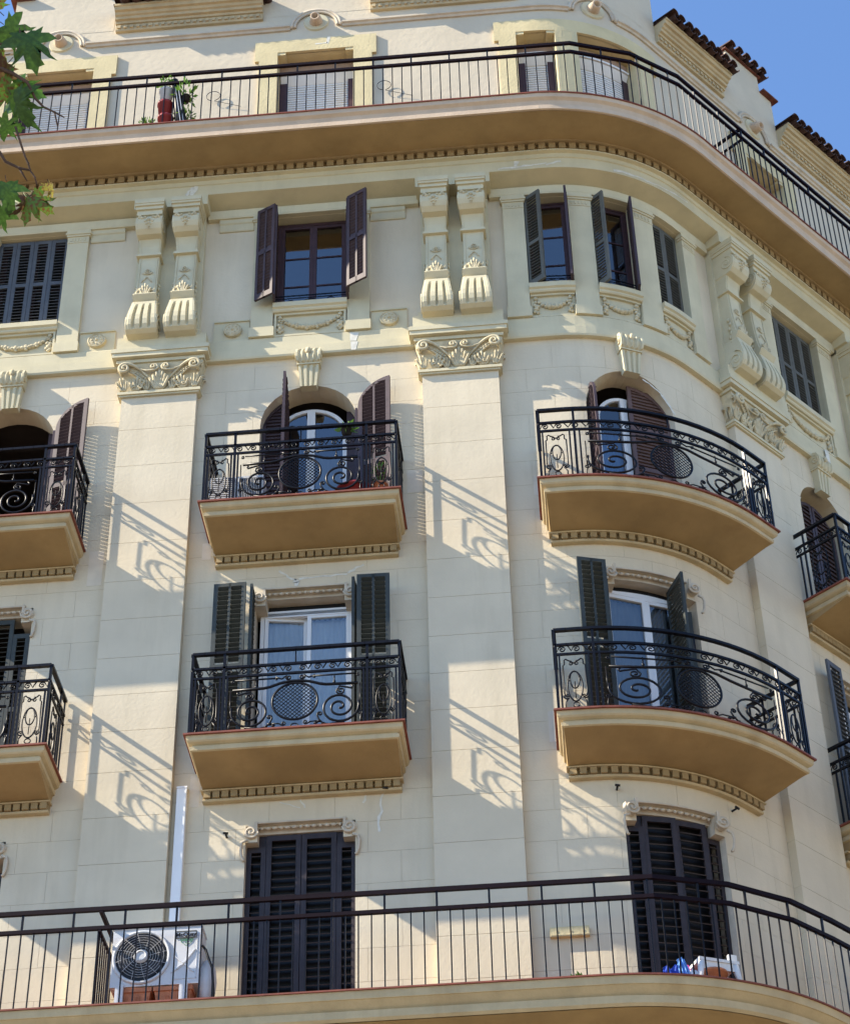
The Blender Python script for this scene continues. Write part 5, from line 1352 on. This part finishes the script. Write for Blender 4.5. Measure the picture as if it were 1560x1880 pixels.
b = MB(); b.tube([f1 @ Vector(v) for v in ((.10, 0, .02), (.02, 0, .6), (-.06, -.02, 1.15))], [.10, .085, .05], 8); mesh_child(b, 'folded_cloth', 'black', r_)
b = MB(); b.tube([f1 @ Vector((.11, 0, .0)), f1 @ Vector((-.08, -.02, 1.24))], .014, 6); mesh_child(b, 'pole', 'acdark', r_)
b = MB()
for x in (.0, .045): b.tube([f1 @ Vector((x+.10, -.09, .03)), f1 @ Vector((x-.03, -.09, .9))], .006, 4)
mesh_child(b, 'strap', 'acwhite', r_)
b = MB(); fq = frame(-5.40, 1.03, 11.83)
b2 = pot('hanging_plant', frame(-5.34, .98, 11.45), .05, .07, .12, 'black', 'small dark leaved plant hanging behind the top rail beside the parasol', 'plant', (.15, 60, .10, .18, 1.5))
# iron balcony plants
pot('spiky_plant', frame(C1+.62, .72, 4.66), .055, .075, .13, 'black', 'spiky green plant in a black pot on the rail of the upper iron balcony', 'plant', (.05, 26, .13, .11, .45))
pot('red_basin', frame(C1+.72, .55, 3.6), .20, .26, .20, 'redpl', 'wide red basin on the floor of the upper iron balcony', 'basin')
pot('small_pot', frame(C1+1.06, .70, 3.6), .07, .10, .18, 'terra', 'small terracotta pot with thin plant in the right corner of the iron balcony', 'pot', (.10, 22, .07, .40, 2.0))
pot('weed', frame(-.30, .5, ZL), .02, .03, .02, 'terra', 'little weed with orange blossom on the lowest balcony edge', 'plant', (.10, 30, .10, .10, .6))
# --- junction box
b = MB(); b.sbox(-.60, -.15, .0, .06, -2.555, -2.44); o = b.build('cable_box', 'trim2', None, label='long painted cable box fixed low on the wall beside the bay shutters'); o['category'] = 'cable box'
q = MB(); q.sbox(-.595, -.155, .0605, .064, -2.545, -2.45); c_ = q.build('lid', 'trim2', None); c_.parent = o
q = MB(); 
for x in (-.52, -.36, -.22): q.disc((0, 0, 0), .014, .006, frame(x, .064, -2.50), 10)
c_ = q.build('screw', 'plug', None); c_.parent = o
# --- white plastic table, cloths
f1 = frame(.98, .55, ZL); r_ = empty('plastic_table', f1.translation, 'low white plastic stool behind the lowest railing at the rounded bay', 'stool')
b = MB(); b.box(-.24, .24, -.18, .18, .30, .335, f1); mesh_child(b, 'top', 'white', r_)
for x in (-.20, .20):
    for y in (-.14, .14):
        b = MB(); b.tube([f1 @ Vector((x*1.25, y*1.2, 0)), f1 @ Vector((x, y, .30))], [.022, .045], 6); mesh_child(b, 'leg', 'white', r_)
b = MB(); b.box(-.20, .20, -.165, -.15, .21, .30, f1); b.box(.20, .30, -.02, .02, .30, .50, f1); mesh_child(b, 'rim', 'white', r_)
pot('orange_box', frame(.94, .62, ZL), .13, .16, .20, 'terra', 'orange tub under the white plastic stool', 'tub')
def cloth(nm, mt, f, w_, h, lab, amp=.04):
    b = MB(); nx, nz = 16, 10; vs = []
    for i in range(nx+1):
        for j in range(nz+1):
            u, v = i/nx-.5, j/nz; vs.append(f @ Vector((u*w_*(1-.35*v), amp*sin(u*17+v*4)+.08*v*v, h*(v-.3*u*u*v)+amp*.5*sin(u*9))))
    b.add(vs, [(i*(nz+1)+j, (i+1)*(nz+1)+j, (i+1)*(nz+1)+j+1, i*(nz+1)+j+1) for i in range(nx) for j in range(nz)], True)
    o = b.build(nm, mt, None, label=lab); o['category'] = 'cloth'
    sm = o.modifiers.new('thick', 'SOLIDIFY'); sm.thickness = .008; return o
cloth('towel', 'blue', frame(.60, .66, ZL), .34, .27, 'deep blue cloth heaped by the lowest railing at the rounded bay')
cloth('towel', 'lblue', frame(.66, .70, ZL+.05), .12, .30, 'light blue cloth draped over the deep blue one', .03)
cloth('towel', 'magenta', frame(.84, .50, ZL+.18), .34, .20, 'magenta cloth beside the white plastic stool', .03)
cloth('towel', 'curtain', frame(.76, .68, ZL), .18, .24, 'white cloth between the blue cloth and the stool', .02)

# ---------------------------------------------------------------- plane tree whose twigs hang into the upper left corner
tree = empty('plane_tree', (-6.6, -16.2, 0), 'plane tree with serrated green and browning leaves reaching in at the upper left', 'tree')
b = MB(); b.tube([(-6.6, -16.2, -.05), (-6.55, -16.2, 1.5), (-6.6, -16.25, 3.4), (-6.5, -16.3, 5.2), (-6.6, -16.4, 7.5), (-6.9, -16.3, 10.5)], [.34, .27, .24, .20, .15, .07], 12); mesh_child(b, 'trunk', 'bark', tree)
for pts, rs in (([(-6.5, -16.3, 5.0), (-5.2, -16.6, 6.6), (-4.0, -16.9, 7.7), (-3.2, -17.02, 8.25), (-2.587, -17.059, 8.468)], [.13, .09, .06, .03, .016]),
                ([(-6.55, -16.3, 6.2), (-7.6, -15.6, 7.8), (-8.8, -15.0, 9.4)], [.10, .06, .02]), ([(-6.6, -16.3, 7.2), (-5.8, -15.6, 8.6), (-5.2, -15.2, 9.8)], [.09, .05, .02])):
    b = MB(); b.tube(pts, rs, 8); mesh_child(b, 'limb', 'bark', tree)
def twig(pts, r0, r1):
    b = MB(); k = len(pts); b.tube(pts, [r0+(r1-r0)*i/(k-1) for i in range(k)], 6)
    for p in pts[1:-1:1]: b.blob(p, r1*1.7, r1*1.7, r1*1.7, None, 6, 4, .4)
    return mesh_child(b, 'twig', 'bark', tree)
twig([(-2.587, -17.059, 8.468), (-2.278, -16.943, 8.355), (-2.227, -16.924, 8.337), (-2.176, -16.9, 8.311), (-2.149, -16.856, 8.261), (-2.119, -16.832, 8.234), (-2.078, -16.816, 8.218), (-2.041, -16.799, 8.201)], .010, .0028)
twig([(-2.078, -16.816, 8.218), (-2.07, -16.779, 8.174)], .0035, .0025)
twig([(-2.545, -16.865, 8.236), (-2.302, -16.735, 8.099), (-2.283, -16.711, 8.072), (-2.232, -16.69, 8.051), (-2.19, -16.681, 8.044)], .008, .004)
twig([(-2.232, -16.69, 8.051), (-2.204, -16.655, 8.011)], .0045, .0025)
twig([(-2.235, -16.794, 8.177), (-2.219, -16.752, 8.127), (-2.207, -16.719, 8.089), (-2.195, -16.698, 8.064), (-2.19, -16.681, 8.044), (-2.173, -16.662, 8.022), (-2.167, -16.641, 7.997)], .0045, .003)
twig([(-2.396, -17.041, 8.464), (-2.272, -17.003, 8.429), (-2.229, -16.997, 8.425), (-2.189, -17.009, 8.444), (-2.191, -17.036, 8.477)], .006, .003)
twig([(-2.9, -17.03, 8.35), (-2.587, -17.059, 8.468), (-2.396, -17.041, 8.464)], .014, .006)
twig([(-3.2, -17.02, 8.25), (-2.8, -16.92, 8.22), (-2.545, -16.865, 8.236)], .016, .008)
LP = [(0, -.02), (.14, -.10), (.24, -.08), (.42, -.17), (.34, .00), (.52, .02), (.74, .18), (.50, .25), (.29, .31), (.40, .45), (.45, .60), (.60, .76), (.37, .68), (.21, .53), (.19, .72), (.22, .84), (.09, .88), (.0, 1.12)]
def leafmesh(curl, seed, narrow=1.0):
    rnd = random.Random(seed); R_ = LP; L_ = [(-x, y) for x, y in reversed(LP[1:-1])]
    out = [(x*narrow*(1+rnd.uniform(-.07, .07)), y*(1+rnd.uniform(-.05, .05))) for x, y in R_+L_]
    def z(x, y): return -curl*(x*x*1.2+(y-.35)**2*.7)+.10*abs(x)+.03*sin(7*x+5*y+seed)
    b = MB(); vs = [(x, y, z(x, y)) for x, y in out]; n = len(vs)
    mid = [(x*.5, .28+(y-.28)*.5) for x, y in out]; vs += [(x, y, z(x, y)) for x, y in mid]; vs.append((0, .28, z(0, .28)+.01))
    fs = [(i, (i+1) % n, n+(i+1) % n, n+i) for i in range(n)]+[(n+i, n+(i+1) % n, 2*n) for i in range(n)]
    b.add(vs, fs, True)
    return b
MW = Matrix.Identity(4)
for i in range(3): MW[i][0] = RR[i]; MW[i][1] = UU[i]; MW[i][2] = -FF[i]
LEAVES = [  # position, size, in-plane turn, tilt about right, tilt about up, material, curl
    ((-2.165, -17.02, 8.46), .165, -2.85, -.30, .20, 'leaf1', .5), ((-2.25, -16.95, 8.37), .13, 2.3, .3, .4, 'leaf3', .4),
    ((-2.235, -16.885, 8.30), .125, -1.75, -.3, .1, 'leaf5', .5), ((-2.24, -16.87, 8.27), .15, -2.5, .2, -.4, 'leaf1', .6), ((-2.245, -17.05, 8.48), .13, -2.2, .1, .3, 'leaf1', .4),
    ((-2.27, -17.09, 8.53), .12, .8, .2, .1, 'leaf2', .4), ((-2.285, -16.66, 8.005), .125, -3.0, -.2, .3, 'leaf1', .5), ((-2.31, -16.60, 7.93), .12, 2.7, .3, .2, 'leaf1', .4),
    ((-2.19, -16.615, 7.96), .105, -2.2, .1, .3, 'leaf2', .5), ((-2.195, -16.615, 7.96), .11, 2.9, -.2, -.2, 'leaf2', .7), ((-2.205, -16.61, 7.955), .085, 2.2, .5, .9, 'leaf3', 1.2),
    ((-2.118, -16.64, 8.00), .075, -2.8, .2, .9, 'leaf4', 1.3), ((-2.29, -16.80, 8.18), .09, -1.7, .3, .2, 'leaf1', .4), ((-2.26, -16.97, 8.40), .11, 1.9, .0, .6, 'leaf2', .5), ((-2.29, -16.89, 8.30), .12, -2.0, .4, .0, 'leaf2', .5)]
vari = [leafmesh(c_, k, n_) for k, (c_, n_) in enumerate(((.4, 1), (.5, .95), (.6, 1.05), (.7, .9), (1.3, .62)))]
for k, (p, sz, a, tx, ty, mt, cu) in enumerate(LEAVES):
    v = vari[4 if cu > 1 else k % 4]; mb = MB(); mb.v, mb.f, mb.sm = v.v, v.f, v.sm
    mx = Matrix.Translation(p) @ MW @ Matrix.Rotation(tx, 4, 'X') @ Matrix.Rotation(ty, 4, 'Y') @ Matrix.Rotation(a, 4, 'Z') @ Matrix.Scale(sz, 4)
    mesh_child(mb, 'leaf', mt, tree, mx)
    st = MB(); q0 = mx @ Vector((0, -.05, 0)); st.tube([q0, q0-(mx.to_3x3() @ Vector((0, .22, .05)))], .0018, 4); mesh_child(st, 'leaf_stalk', 'bark', tree)
# the rest of the crown stays outside the picture
b = MB()
for c_ in ((-8.8, -15.0, 9.6), (-5.3, -15.1, 10.4), (-6.9, -16.2, 11.0), (-7.8, -17.0, 9.2), (-4.6, -16.9, 7.6)):
    foliage(b, Vector(c_), 1.0 if c_[0] < -5 else .5, 240 if c_[0] < -5 else 60, .20, .0, .8)
mesh_child(b, 'crown', 'leaf1', tree)
